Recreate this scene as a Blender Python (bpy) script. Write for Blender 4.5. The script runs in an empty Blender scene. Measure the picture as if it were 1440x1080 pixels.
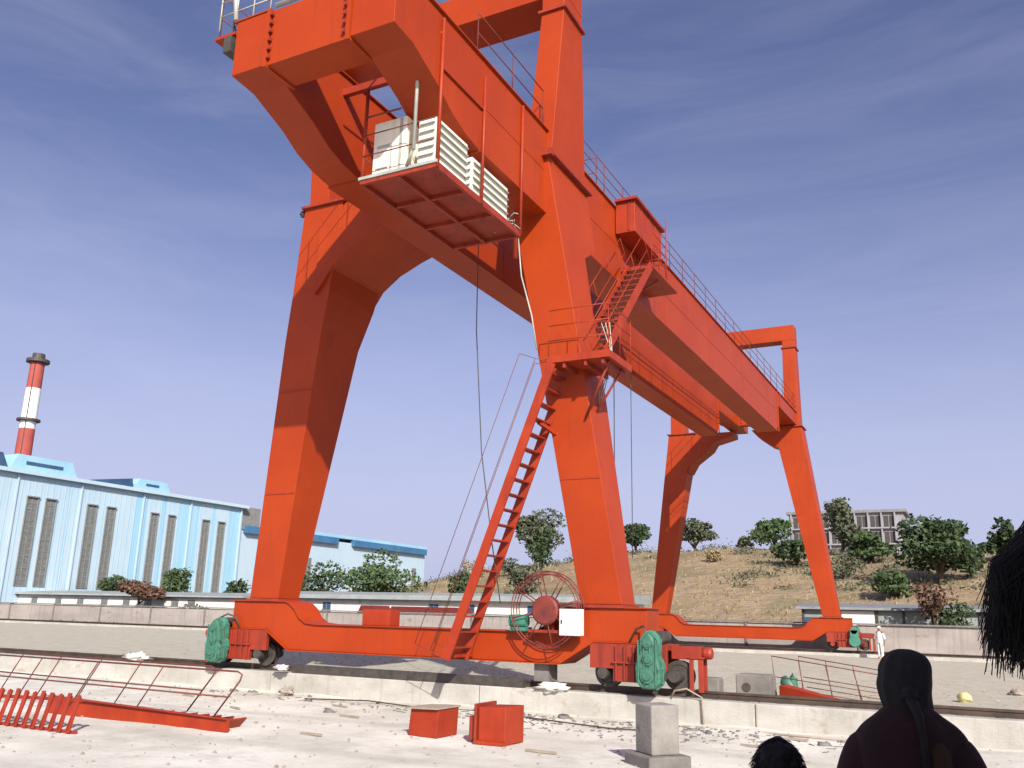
import bpy, math, random
from mathutils import Vector, Matrix, noise
random.seed(7)
R = math.radians
scene = bpy.context.scene
COL = scene.collection

# ------------------------------------------------------------ camera, sky, sun, exposure
RIGHT = Vector((0.88881548, 0.45767782, 0.02319584))
DOWN = Vector((-0.09510241, 0.23373144, -0.96763895))
FWD = Vector((-0.44828849, 0.8578465, 0.25127038))
cam = bpy.data.cameras.new('camera')
camo = bpy.data.objects.new('camera', cam)
COL.objects.link(camo)
mm = Matrix((( RIGHT.x, -DOWN.x, -FWD.x, 0), (RIGHT.y, -DOWN.y, -FWD.y, 0), (RIGHT.z, -DOWN.z, -FWD.z, 1.4), (0, 0, 0, 1)))
camo.matrix_world = mm
cam.sensor_width = 36
cam.lens = 36 * 1242.9 / 1440
cam.clip_start = 0.05
cam.clip_end = 9000
scene.camera = camo

SUN = Vector((1.0, -1.2, 0.98)).normalized()
elev = math.asin(SUN.z)
w = bpy.data.worlds.new('World')
scene.world = w
w.use_nodes = True
nt = w.node_tree
for n in list(nt.nodes): nt.nodes.remove(n)
def N(nt, t, **k):
    n = nt.nodes.new(t)
    for a, b in k.items(): setattr(n, a, b)
    return n
sky = N(nt, 'ShaderNodeTexSky', sky_type='NISHITA')
sky.sun_disc = False
sky.sun_elevation = elev
sky.sun_rotation = math.atan2(SUN.x, SUN.y)
sky.air_density = 1.0
sky.dust_density = 3.0
sky.ozone_density = 2.6
tc = N(nt, 'ShaderNodeTexCoord')
mp = N(nt, 'ShaderNodeMapping')
mp.inputs['Scale'].default_value = (1.4, 3.2, 9.0)
mp.inputs['Rotation'].default_value = (0.12, -0.1, 0.5)
nz = N(nt, 'ShaderNodeTexNoise')
nz.inputs['Scale'].default_value = 1.5
nz.inputs['Detail'].default_value = 7
nz.inputs['Roughness'].default_value = 0.62
nz.inputs['Distortion'].default_value = 0.5
cr = N(nt, 'ShaderNodeValToRGB')
cr.color_ramp.elements[0].position = 0.40
cr.color_ramp.elements[0].color = (0, 0, 0, 1)
cr.color_ramp.elements[1].position = 0.85
cr.color_ramp.elements[1].color = (0.17, 0.17, 0.17, 1)
tint = N(nt, 'ShaderNodeMix', data_type='RGBA', blend_type='MULTIPLY')
tint.inputs[0].default_value = 1.0
tint.inputs[7].default_value = (1.02, 0.84, 1.0, 1)
mx = N(nt, 'ShaderNodeMix', data_type='RGBA')
mx.inputs[7].default_value = (6.2, 6.3, 7.6, 1)
bg = N(nt, 'ShaderNodeBackground')
bg.inputs['Strength'].default_value = 0.105
wo = N(nt, 'ShaderNodeOutputWorld')
L = nt.links.new
L(tc.outputs['Generated'], mp.inputs['Vector']); L(mp.outputs[0], nz.inputs['Vector']); L(nz.outputs['Fac'], cr.inputs[0])
L(sky.outputs[0], tint.inputs[6]); L(tint.outputs[2], mx.inputs[6]); L(cr.outputs[0], mx.inputs[0])
sp = N(nt, 'ShaderNodeSeparateXYZ'); L(tc.outputs['Generated'], sp.inputs[0])
hr = N(nt, 'ShaderNodeValToRGB'); hr.color_ramp.interpolation = 'EASE'
hr.color_ramp.elements[0].position = 0.0; hr.color_ramp.elements[0].color = (0.85, 0.85, 0.85, 1)
hr.color_ramp.elements[1].position = 0.50; hr.color_ramp.elements[1].color = (0.0, 0.0, 0.0, 1)
L(sp.outputs['Z'], hr.inputs[0])
hm = N(nt, 'ShaderNodeMix', data_type='RGBA'); hm.inputs[7].default_value = (4.25, 4.5, 6.4, 1)
L(mx.outputs[2], hm.inputs[6]); L(hr.outputs[0], hm.inputs[0])
L(hm.outputs[2], bg.inputs[0]); L(bg.outputs[0], wo.inputs[0])
sl = bpy.data.lights.new('sun', 'SUN')
sl.energy = 5.0
sl.angle = R(0.5)
sl.color = (1.0, 0.94, 0.85)
so = bpy.data.objects.new('sun', sl)
COL.objects.link(so)
so.rotation_euler = (-SUN).to_track_quat('-Z', 'Y').to_euler()
so.location = (40, -30, 60)
scene.view_settings.view_transform = 'Standard'
scene.view_settings.look = 'None'
scene.view_settings.exposure = 0.38
scene.view_settings.gamma = 1

# ------------------------------------------------------------ materials
def material(name, c1, c2=None, scale=3.0, rough=0.8, bump=0.0, bscale=30.0, stretch=(1, 1, 1), metal=0.0, c3=None, s3=1.0, t3=0.6, spec=0.5, detail=6, lo=0.35, hi=0.65, bdist=0.02):
    m = bpy.data.materials.new(name)
    m.use_nodes = True
    nt = m.node_tree
    b = nt.nodes['Principled BSDF']
    b.inputs['Roughness'].default_value = rough
    b.inputs['Metallic'].default_value = metal
    b.inputs['Specular IOR Level'].default_value = spec
    b.inputs['Base Color'].default_value = (*c1, 1)
    g = nt.nodes.new('ShaderNodeNewGeometry')
    mp = nt.nodes.new('ShaderNodeMapping')
    mp.inputs['Scale'].default_value = stretch
    nt.links.new(g.outputs['Position'], mp.inputs['Vector'])
    def ns(sc, de=detail):
        n = nt.nodes.new('ShaderNodeTexNoise')
        n.inputs['Scale'].default_value = sc
        n.inputs['Detail'].default_value = de
        n.inputs['Roughness'].default_value = 0.62
        nt.links.new(mp.outputs[0], n.inputs['Vector'])
        return n
    if c2 is not None:
        r = nt.nodes.new('ShaderNodeValToRGB')
        r.color_ramp.elements[0].position = lo; r.color_ramp.elements[0].color = (*c1, 1)
        r.color_ramp.elements[1].position = hi; r.color_ramp.elements[1].color = (*c2, 1)
        nt.links.new(ns(scale).outputs['Fac'], r.inputs[0])
        out = r.outputs[0]
        if c3 is not None:
            r3 = nt.nodes.new('ShaderNodeValToRGB')
            r3.color_ramp.elements[0].position = t3; r3.color_ramp.elements[0].color = (0, 0, 0, 1)
            r3.color_ramp.elements[1].position = min(1, t3 + 0.08); r3.color_ramp.elements[1].color = (1, 1, 1, 1)
            nt.links.new(ns(s3).outputs['Fac'], r3.inputs[0])
            x = nt.nodes.new('ShaderNodeMix'); x.data_type = 'RGBA'
            nt.links.new(r3.outputs[0], x.inputs[0]); nt.links.new(out, x.inputs[6])
            x.inputs[7].default_value = (*c3, 1)
            out = x.outputs[2]
        nt.links.new(out, b.inputs['Base Color'])
    if bump:
        bp = nt.nodes.new('ShaderNodeBump')
        bp.inputs['Strength'].default_value = bump
        bp.inputs['Distance'].default_value = bdist
        nt.links.new(ns(bscale, 4).outputs['Fac'], bp.inputs['Height'])
        nt.links.new(bp.outputs[0], b.inputs['Normal'])
    return m

ORANGE = material('orange_paint', (0.355, 0.041, 0.0035), (0.305, 0.032, 0.003), 0.55, 0.5, 0.12, 2.2, c3=(0.29, 0.032, 0.007), s3=1.6, t3=0.63, bdist=0.03, spec=0.3)
ORANGE2 = material('orange_paint_thin', (0.34, 0.036, 0.007), (0.27, 0.025, 0.006), 2.0, 0.55, spec=0.35)
RED = material('red_oxide_paint', (0.22, 0.022, 0.008), (0.30, 0.031, 0.010), 1.4, 0.55, 0.15, 12, c3=(0.16, 0.02, 0.015), s3=2.2, t3=0.62)
DKRED = material('dark_red_steel', (0.10, 0.018, 0.014), (0.20, 0.03, 0.02), 5, 0.6)
GREYPIPE = material('grey_pipe', (0.42, 0.43, 0.38), (0.30, 0.32, 0.28), 3, 0.5)
WHITEP = material('cream_cabinet_paint', (0.84, 0.82, 0.68), (0.76, 0.75, 0.62), 2.5, 0.5)
WHITE = material('white_paint', (0.78, 0.78, 0.72), (0.68, 0.68, 0.62), 2, 0.5)
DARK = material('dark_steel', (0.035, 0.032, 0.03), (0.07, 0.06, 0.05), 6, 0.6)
RAILM = material('worn_rail_steel', (0.05, 0.038, 0.03), (0.10, 0.07, 0.05), 4, 0.55, metal=0.3)
TARP = material('green_machine_enamel', (0.035, 0.125, 0.08), (0.06, 0.19, 0.125), 5, 0.5, 0.4, 14, c3=(0.02, 0.06, 0.045), s3=5, t3=0.53)
TEAL = material('green_machine_paint', (0.03, 0.16, 0.11), (0.06, 0.24, 0.17), 4, 0.5)
CONC = material('cast_concrete', (0.34, 0.335, 0.295), (0.47, 0.465, 0.42), 0.9, 0.9, 0.5, 14, stretch=(1, 1, 1.6), c3=(0.34, 0.30, 0.25), s3=2.6, t3=0.60)
CONCP = material('post_concrete', (0.19, 0.18, 0.16), (0.29, 0.275, 0.25), 2.0, 0.95, 0.5, 20, c3=(0.14, 0.13, 0.115), s3=3, t3=.58)
STEELB = material('weathered_thin_steel', (0.11, 0.030, 0.022), (0.16, 0.045, 0.03), 4, 0.7)
CONCD = material('grey_concrete', (0.13, 0.125, 0.115), (0.21, 0.20, 0.185), 2.5, 0.95, 0.5, 20)
WALLC = material('weathered_concrete_wall', (0.27, 0.245, 0.225), (0.36, 0.33, 0.30), 0.35, 0.95, 0.3, 8, stretch=(1, 1, 3), c3=(0.22, 0.19, 0.15), s3=0.9, t3=0.62)
SHEDW = material('limewashed_wall', (0.66, 0.66, 0.60), (0.78, 0.77, 0.71), 0.4, 0.9, c3=(0.5, 0.49, 0.42), s3=0.8, t3=0.62)
ROOFG = material('grey_roof_sheet', (0.30, 0.33, 0.32), (0.22, 0.25, 0.24), 1, 0.7)
FACT = material('pale_blue_cladding', (0.25, 0.47, 0.61), (0.31, 0.53, 0.67), 0.05, 0.6, 0.15, 1.5, stretch=(1, 6, 0.2))
FACT2 = material('pale_cladding_strip', (0.37, 0.51, 0.60), (0.43, 0.56, 0.64), 0.08, 0.6)
FBLUE = material('blue_roof_sheet', (0.03, 0.12, 0.24), (0.05, 0.16, 0.30), 0.3, 0.6)
NAVY = material('dark_blue_louvre', (0.02, 0.06, 0.13), (0.04, 0.09, 0.17), 0.6, 0.6)
GLASS = material('dusty_window_glass', (0.11, 0.13, 0.125), (0.19, 0.20, 0.19), 1.6, 0.3, stretch=(1, 1, 2.5))
FRAME = material('grey_window_frame', (0.22, 0.23, 0.22), (0.16, 0.17, 0.17), 2, 0.6)
CHR = material('chimney_red', (0.30, 0.055, 0.045), (0.38, 0.08, 0.06), 0.4, 0.8)
CHW = material('chimney_white', (0.75, 0.74, 0.72), (0.65, 0.64, 0.62), 0.4, 0.8)
BARK = material('tree_bark', (0.07, 0.05, 0.035), (0.13, 0.10, 0.07), 4, 0.95)
BLOCK = material('apartment_render', (0.24, 0.24, 0.26), (0.31, 0.31, 0.33), 0.3, 0.9)
CLOTHR = material('dark_maroon_cloth', (0.030, 0.008, 0.010), (0.018, 0.006, 0.006), 5, 0.95, 0.3, 60)
CLOTHK = material('black_cloth', (0.010, 0.010, 0.010), (0.018, 0.016, 0.014), 6, 0.95, 0.3, 60)
CLOTHB = material('brown_scarf_cloth', (0.045, 0.02, 0.008), (0.03, 0.012, 0.006), 6, 0.95)
SKIN = material('brown_skin', (0.16, 0.075, 0.045), (0.19, 0.09, 0.055), 6, 0.6)
HAIRM = material('black_hair', (0.006, 0.005, 0.005), (0.012, 0.010, 0.009), 30, 0.6, spec=0.25)
WHITEC = material('white_work_clothes', (0.72, 0.72, 0.68), (0.6, 0.6, 0.56), 4, 0.9)
SACK = material('dirty_white_sack', (0.62, 0.58, 0.52), (0.75, 0.72, 0.68), 5, 0.9, 0.6, 20)
WOOD = material('pale_wood', (0.27, 0.22, 0.16), (0.36, 0.30, 0.23), 5, 0.9)
PLAST = material('yellow_plastic', (0.62, 0.58, 0.25), (0.5, 0.45, 0.2), 5, 0.6)
ROCK = material('stone', (0.24, 0.21, 0.17), (0.36, 0.32, 0.27), 6, 0.95, 0.4, 20)

def streaks(m, col, amt=0.55, p=0.56):
    nt = m.node_tree; b = nt.nodes['Principled BSDF']
    src = b.inputs['Base Color'].links[0].from_socket
    g = nt.nodes.new('ShaderNodeNewGeometry'); mp = nt.nodes.new('ShaderNodeMapping'); mp.inputs['Scale'].default_value = (3.2, 3.2, 0.22)
    n = nt.nodes.new('ShaderNodeTexNoise'); n.inputs['Scale'].default_value = 1.6; n.inputs['Detail'].default_value = 8; n.inputs['Roughness'].default_value = 0.7
    r = nt.nodes.new('ShaderNodeValToRGB'); r.color_ramp.elements[0].position = p; r.color_ramp.elements[0].color = (0, 0, 0, 1)
    r.color_ramp.elements[1].position = p + 0.2; r.color_ramp.elements[1].color = (amt, amt, amt, 1)
    x = nt.nodes.new('ShaderNodeMix'); x.data_type = 'RGBA'; x.inputs[7].default_value = (*col, 1)
    nt.links.new(g.outputs['Position'], mp.inputs['Vector']); nt.links.new(mp.outputs[0], n.inputs['Vector']); nt.links.new(n.outputs['Fac'], r.inputs[0])
    nt.links.new(r.outputs[0], x.inputs[0]); nt.links.new(src, x.inputs[6]); nt.links.new(x.outputs[2], b.inputs['Base Color'])
streaks(ORANGE, (0.20, 0.028, 0.010), 0.6, 0.55); streaks(ORANGE2, (0.16, 0.022, 0.010), 0.6, 0.52); streaks(RED, (0.09, 0.012, 0.008), 0.7, 0.5)
streaks(WALLC, (0.12, 0.10, 0.085), 0.6, 0.52); streaks(CONC, (0.24, 0.21, 0.18), 0.6, 0.54); streaks(SHEDW, (0.35, 0.33, 0.28), 0.5, 0.55); streaks(FACT, (0.20, 0.32, 0.40), 0.3, 0.5); streaks(FACT2, (0.30, 0.34, 0.40), 0.4, 0.5); streaks(WHITEP, (0.42, 0.38, 0.28), 0.6, 0.55)

def leafmat(name, a, b, c):
    m = bpy.data.materials.new(name)
    m.use_nodes = True
    nt = m.node_tree
    bs = nt.nodes['Principled BSDF']
    bs.inputs['Roughness'].default_value = 0.75
    bs.inputs['Specular IOR Level'].default_value = 0.2
    g = nt.nodes.new('ShaderNodeNewGeometry')
    n = nt.nodes.new('ShaderNodeTexNoise'); n.inputs['Scale'].default_value = 1.1; n.inputs['Detail'].default_value = 4
    nt.links.new(g.outputs['Position'], n.inputs['Vector'])
    ad = nt.nodes.new('ShaderNodeMath'); ad.operation = 'MULTIPLY_ADD'; ad.inputs[1].default_value = 0.35
    nt.links.new(g.outputs['Random Per Island'], ad.inputs[0]); 
    mu = nt.nodes.new('ShaderNodeMath'); mu.operation = 'MULTIPLY'; mu.inputs[1].default_value = 0.8
    nt.links.new(n.outputs['Fac'], mu.inputs[0]); nt.links.new(mu.outputs[0], ad.inputs[2])
    r = nt.nodes.new('ShaderNodeValToRGB')
    r.color_ramp.elements[0].position = 0.3; r.color_ramp.elements[0].color = (*a, 1)
    r.color_ramp.elements[1].position = 0.8; r.color_ramp.elements[1].color = (*c, 1)
    e = r.color_ramp.elements.new(0.55); e.color = (*b, 1)
    nt.links.new(ad.outputs[0], r.inputs[0]); nt.links.new(r.outputs[0], bs.inputs['Base Color'])
    return m
LEAFG = leafmat('green_foliage', (0.035, 0.065, 0.025), (0.06, 0.10, 0.04), (0.10, 0.14, 0.06))
LEAFD = leafmat('dark_green_foliage', (0.025, 0.05, 0.022), (0.045, 0.075, 0.032), (0.075, 0.105, 0.05))
LEAFO = leafmat('dusty_olive_foliage', (0.05, 0.065, 0.035), (0.085, 0.10, 0.06), (0.13, 0.14, 0.09))
LEAFR = leafmat('reddish_brown_foliage', (0.08, 0.045, 0.03), (0.13, 0.075, 0.05), (0.17, 0.11, 0.08))
LEAFY = leafmat('dry_scrub_foliage', (0.20, 0.155, 0.085), (0.29, 0.225, 0.125), (0.38, 0.29, 0.17))

def ground_material():
    m = bpy.data.materials.new('dusty_ground')
    m.use_nodes = True
    nt = m.node_tree
    b = nt.nodes['Principled BSDF']; b.inputs['Roughness'].default_value = 0.95; b.inputs['Specular IOR Level'].default_value = 0.15
    g = nt.nodes.new('ShaderNodeNewGeometry')
    sep = nt.nodes.new('ShaderNodeSeparateXYZ'); nt.links.new(g.outputs['Position'], sep.inputs[0])
    def noi(s, d=6, ro=0.6):
        n = nt.nodes.new('ShaderNodeTexNoise'); n.inputs['Scale'].default_value = s; n.inputs['Detail'].default_value = d; n.inputs['Roughness'].default_value = ro
        nt.links.new(g.outputs['Position'], n.inputs['Vector']); return n
    def ramp(src, p0, c0, p1, c1):
        r = nt.nodes.new('ShaderNodeValToRGB')
        r.color_ramp.elements[0].position = p0; r.color_ramp.elements[0].color = (*c0, 1)
        r.color_ramp.elements[1].position = p1; r.color_ramp.elements[1].color = (*c1, 1)
        nt.links.new(src, r.inputs[0]); return r.outputs[0]
    def mix(f, a, c):
        x = nt.nodes.new('ShaderNodeMix'); x.data_type = 'RGBA'
        nt.links.new(f, x.inputs[0]); nt.links.new(a, x.inputs[6])
        if isinstance(c, tuple): x.inputs[7].default_value = (*c, 1)
        else: nt.links.new(c, x.inputs[7])
        return x.outputs[2]
    near = ramp(noi(0.5).outputs['Fac'], 0.35, (0.52, 0.52, 0.45), 0.62, (0.70, 0.70, 0.63))
    near = mix(ramp(noi(0.9, 9, 0.75).outputs['Fac'], 0.50, (0, 0, 0), 0.64, (0.5, 0.5, 0.5)), near, (0.40, 0.38, 0.32))
    near = mix(ramp(noi(3.5, 8, 0.7).outputs['Fac'], 0.60, (0, 0, 0), 0.72, (0.6, 0.6, 0.6)), near, (0.36, 0.31, 0.25))
    wv = nt.nodes.new('ShaderNodeTexWave'); wv.bands_direction = 'Y'; wv.inputs['Scale'].default_value = 0.10; wv.inputs['Distortion'].default_value = 3.0; wv.inputs['Detail'].default_value = 3; wv.inputs['Detail Scale'].default_value = 0.25
    nt.links.new(g.outputs['Position'], wv.inputs['Vector'])
    near = mix(ramp(wv.outputs['Fac'], 0.90, (0, 0, 0), 0.99, (0.28, 0.28, 0.28)), near, (0.36, 0.335, 0.28))
    far = ramp(noi(2.2, 8, 0.8).outputs['Fac'], 0.35, (0.345, 0.33, 0.26), 0.68, (0.50, 0.48, 0.395))
    far = mix(ramp(noi(9, 4, 0.8).outputs['Fac'], 0.60, (0, 0, 0), 0.66, (0.7, 0.7, 0.7)), far, (0.25, 0.215, 0.165))
    st = nt.nodes.new('ShaderNodeMath'); st.operation = 'GREATER_THAN'; st.inputs[1].default_value = 18.3
    nt.links.new(sep.outputs['Y'], st.inputs[0])
    c = mix(st.outputs[0], near, far)
    st2 = nt.nodes.new('ShaderNodeMath'); st2.operation = 'GREATER_THAN'; st2.inputs[1].default_value = 52.5
    nt.links.new(sep.outputs['Y'], st2.inputs[0])
    gr = ramp(noi(0.12, 6).outputs['Fac'], 0.4, (0.26, 0.21, 0.13), 0.6, (0.14, 0.15, 0.07))
    c = mix(st2.outputs[0], c, gr)
    nt.links.new(c, b.inputs['Base Color'])
    bp = nt.nodes.new('ShaderNodeBump'); bp.inputs['Strength'].default_value = 0.6; bp.inputs['Distance'].default_value = 0.05
    nt.links.new(noi(6, 8, 0.75).outputs['Fac'], bp.inputs['Height']); nt.links.new(bp.outputs[0], b.inputs['Normal'])
    return m
GROUND = ground_material()
HILLM = material('dry_grass_hillside', (0.225, 0.165, 0.095), (0.31, 0.24, 0.145), 0.5, 0.98, 0.8, 1.2, c3=(0.19, 0.16, 0.085), s3=0.09, t3=0.5, detail=9, bdist=0.6)

# ------------------------------------------------------------ mesh helpers
WL = {}
class MB:
    def __init__(s): s.v = []; s.f = []; s.sm = []
    def add(s, vs, fs, smooth=False):
        o = len(s.v); s.v += [Vector(v) for v in vs]
        for f in fs: s.f.append([i + o for i in f]); s.sm.append(smooth)
        return s
    def box(s, x0, x1, y0, y1, z0, z1):
        return s.hexa([(x0, y0, z0), (x1, y0, z0), (x1, y1, z0), (x0, y1, z0)], [(x0, y0, z1), (x1, y0, z1), (x1, y1, z1), (x0, y1, z1)])
    def hexa(s, b, t):
        n = len(b)
        fs = [list(range(n))[::-1], list(range(n, 2 * n))]
        for i in range(n): fs.append([i, (i + 1) % n, n + (i + 1) % n, n + i])
        return s.add(list(b) + list(t), fs)
    def prism_y(s, poly, y0, y1):          # poly of (x,z)
        if sum(poly[i][0] * poly[(i + 1) % len(poly)][1] - poly[(i + 1) % len(poly)][0] * poly[i][1] for i in range(len(poly))) > 0: poly = poly[::-1]
        return s.hexa([(x, y0, z) for x, z in poly][::-1][::-1], [(x, y1, z) for x, z in poly]) if False else s._pr([(x, y0, z) for x, z in poly], [(x, y1, z) for x, z in poly])
    def prism_x(s, poly, x0, x1):          # poly of (y,z)
        if sum(poly[i][0] * poly[(i + 1) % len(poly)][1] - poly[(i + 1) % len(poly)][0] * poly[i][1] for i in range(len(poly))) < 0: poly = poly[::-1]
        return s._pr([(x0, y, z) for y, z in poly], [(x1, y, z) for y, z in poly])
    def _pr(s, a, b): return s.hexa(a, b)
    def tube(s, pts, r, n=6, closed=False, r2=None):
        pts = [Vector(p) for p in pts]; m = len(pts); rings = []
        up = None
        for i, p in enumerate(pts):
            a = pts[i - 1] if (i > 0 or closed) else p
            c = pts[(i + 1) % m] if (i < m - 1 or closed) else p
            d = (c - a).normalized()
            if up is None:
                up = Vector((0, 0, 1)) if abs(d.z) < 0.9 else Vector((1, 0, 0))
            u = (up - d * up.dot(d)).normalized(); v = d.cross(u); up = u
            rr = r if r2 is None else r + (r2 - r) * i / max(1, m - 1)
            rings.append([p + (u * math.cos(t) + v * math.sin(t)) * rr for t in [2 * math.pi * k / n for k in range(n)]])
        vs = [q for g in rings for q in g]; fs = []
        for i in range(m if closed else m - 1):
            j = (i + 1) % m
            for k in range(n): fs.append([i * n + k, i * n + (k + 1) % n, j * n + (k + 1) % n, j * n + k])
        s.add(vs, fs, True)
        if not closed:
            b = len(s.v) - m * n
            s.f.append([b + k for k in range(n)][::-1]); s.sm.append(False)
            s.f.append([b + (m - 1) * n + k for k in range(n)]); s.sm.append(False)
        return s
    def bar(s, a, b, w, h, up=(0, 0, 1)):
        a = Vector(a); b = Vector(b); d = (b - a).normalized(); up = Vector(up)
        if abs(d.dot(up)) > 0.99: up = Vector((1, 0, 0))
        x = d.cross(up).normalized(); y = x.cross(d)
        q = lambda p: [p + x * w / 2 * i + y * h / 2 * j for i, j in ((-1, -1), (1, -1), (1, 1), (-1, 1))]
        return s.hexa(q(a), q(b))
    def lathe(s, prof, c, axis='z', n=20):     # prof (r,h)
        vs = []; fs = []; m = len(prof); c = Vector(c)
        for r, h in prof:
            for k in range(n):
                t = 2 * math.pi * k / n; x, y = r * math.cos(t), r * math.sin(t)
                vs.append(c + (Vector((x, y, h)) if axis == 'z' else Vector((x, h, y)) if axis == 'y' else Vector((h, x, y))))
        for i in range(m - 1):
            for k in range(n): fs.append([i * n + k, i * n + (k + 1) % n, (i + 1) * n + (k + 1) % n, (i + 1) * n + k])
        fs.append(list(range(n))[::-1]); fs.append([(m - 1) * n + k for k in range(n)])
        return s.add(vs, fs)
    def ball(s, c, rx, ry, rz, n=14, m=9, jit=0.0, seed=0):
        vs = []; fs = []; c = Vector(c)
        for i in range(m + 1):
            ph = math.pi * i / m
            for k in range(n):
                t = 2 * math.pi * k / n
                d = Vector((math.sin(ph) * math.cos(t), math.sin(ph) * math.sin(t), math.cos(ph)))
                q = 1 + (jit * noise.noise(d * 2.3 + Vector((seed, 0, 0))) * 2 if jit else 0)
                vs.append(c + Vector((d.x * rx, d.y * ry, d.z * rz)) * q)
        for i in range(m):
            for k in range(n): fs.append([i * n + k, (i + 1) * n + k, (i + 1) * n + (k + 1) % n, i * n + (k + 1) % n])
        return s.add(vs, fs, True)
    def pieces(s):
        par = list(range(len(s.v)))
        def fd(a):
            while par[a] != a: par[a] = par[par[a]]; a = par[a]
            return a
        for f in s.f:
            for q in f[1:]: par[fd(q)] = fd(f[0])
        gr = {}
        for f, sm in zip(s.f, s.sm): gr.setdefault(fd(f[0]), []).append((f, sm))
        out = []
        for fl in gr.values():
            m = MB(); mp = {}
            for f, sm in fl:
                for q in f:
                    if q not in mp: mp[q] = len(m.v); m.v.append(s.v[q])
                m.f.append([mp[q] for q in f]); m.sm.append(sm)
            out.append(m)
        return out
    def split(s, name, mat, parent=None, bevel=0.0):
        return [m.build(name, mat, parent, bevel) for m in s.pieces()]
    def build(s, name, mat, parent=None, bevel=0.0, at=None):
        me = bpy.data.meshes.new(name)
        if at is None: at = WL.get(parent.name, Vector()) if parent else Vector()
        at = Vector(at)
        me.from_pydata([tuple(v - at) for v in s.v], [], s.f)
        me.materials.append(mat)
        for p, q in zip(me.polygons, s.sm): p.use_smooth = q
        me.update()
        import bmesh
        bm = bmesh.new(); bm.from_mesh(me)
        bmesh.ops.remove_doubles(bm, verts=bm.verts, dist=1e-5)
        bmesh.ops.recalc_face_normals(bm, faces=bm.faces); bm.to_mesh(me); bm.free()
        o = bpy.data.objects.new(name, me); COL.objects.link(o)
        if parent: o.parent = parent; WL[o.name] = at
        else: o.location = at; WL[o.name] = at
        if bevel:
            b = o.modifiers.new('bevel', 'BEVEL'); b.width = bevel; b.segments = 2; b.limit_method = 'ANGLE'
        return o
def tag(o, label, cat, group=None, kind=None):
    if label: o['label'] = label
    if cat: o['category'] = cat
    if group: o['group'] = group
    if kind: o['kind'] = kind
    return o
def thing(name, loc, label, cat, group=None):
    o = bpy.data.objects.new(name, None); COL.objects.link(o); o.location = loc
    o.empty_display_size = 0.3
    WL[o.name] = Vector(loc)
    return tag(o, label, cat, group)
def struct(o): o['kind'] = 'structure'; return o

# ------------------------------------------------------------ ground and hill
def hcrest(x):
    pts = [(-150, 1.0), (-110, 3), (-83, 5.6), (-78, 6.6), (-70, 7.9), (-62, 8.6), (-53, 9.9), (-47, 10.9), (-34, 11.2), (-24, 10.8), (-11, 9.9), (-6, 10.6), (6, 10.8), (60, 11), (160, 8)]
    if x <= pts[0][0]: return pts[0][1]
    for (a, b), (c, d) in zip(pts, pts[1:]):
        if x <= c:
            t = (x - a) / (c - a); return b + (d - b) * t
    return pts[-1][1]
def hill_z(x, y):
    base = -0.4
    t = (y - 78) / 52.0
    if x > -60: t = (y - (78 - 10 * min(1, (x + 60) / 30))) / (52.0 + 10 * min(1, (x + 60) / 30))
    t = max(0, min(1, t)); sm = t * t * (3 - 2 * t)
    z = base + (hcrest(x) - base) * (0.45 * t + 0.55 * sm)
    z += 0.55 * noise.noise(Vector((x * 0.09, y * 0.09, 0))) * min(1, t * 4) + 0.22 * noise.noise(Vector((x * 0.5, y * 0.5, 3))) * min(1, t * 4)
    return z
def lin(a, b, n): return [a + (b - a) * i / n for i in range(n + 1)]
xs = [-4000, -1500, -500, -250, -150, -110] + lin(-90, -30, 40) + lin(-29.5, 8, 110) + [10, 14, 20, 30, 60, 120, 300, 1000, 4000]
ys = [-3000, -800, -200, -60, -20, -8] + lin(-3, 18.0, 60) + [18.2, 18.42, 18.6] + lin(19, 52, 60) + [56, 62, 70, 90, 130, 180, 260, 500, 1200, 3000, 6000]
def gz(x, y):
    if y < 18.3:
        z = -0.63 + 0.035 * noise.noise(Vector((x * 0.35, y * 0.35, 0))) + 0.012 * noise.noise(Vector((x * 2.1, y * 2.1, 5)))
        if y < 6: z += 0.18 * min(1, (6 - y) / 2.5)
        if y > 16.5: z += 0.06 * (y - 16.5) / 1.8 * (0.5 + noise.noise(Vector((x * 0.8, 0, 0))))
        return z
    if y > 55: return -0.4
    return -0.36 + 0.05 * noise.noise(Vector((x * 0.3, y * 0.3, 9))) + 0.015 * noise.noise(Vector((x * 1.7, y * 1.7, 5)))
vs = [(x, y, gz(x, y)) for y in ys for x in xs]
nx = len(xs)
fs = [[j * nx + i, j * nx + i + 1, (j + 1) * nx + i + 1, (j + 1) * nx + i] for j in range(len(ys) - 1) for i in range(nx - 1)]
g = MB().add(vs, fs, True).build('ground', GROUND); struct(g)
hx = [-150, -130, -110] + lin(-95, 40, 135) + [60, 90, 130, 160]; hy = lin(64, 135, 60) + [145, 160, 190, 240, 330]
vs = []
for y in hy:
    for x in hx:
        z = hill_z(x, y)
        if y > 135: z = hill_z(x, 135) + 1.0 * min(1, (y - 135) / 60) * 0.2
        if y <= 64 + 1e-6: z = -0.6
        if x in (-150, 160): z = -0.6
        vs.append((x, y, z))
nx = len(hx)
fs = [[j * nx + i, j * nx + i + 1, (j + 1) * nx + i + 1, (j + 1) * nx + i] for j in range(len(hy) - 1) for i in range(nx - 1)]
struct(MB().add(vs, fs, True).build('hillside', HILLM))
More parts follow.
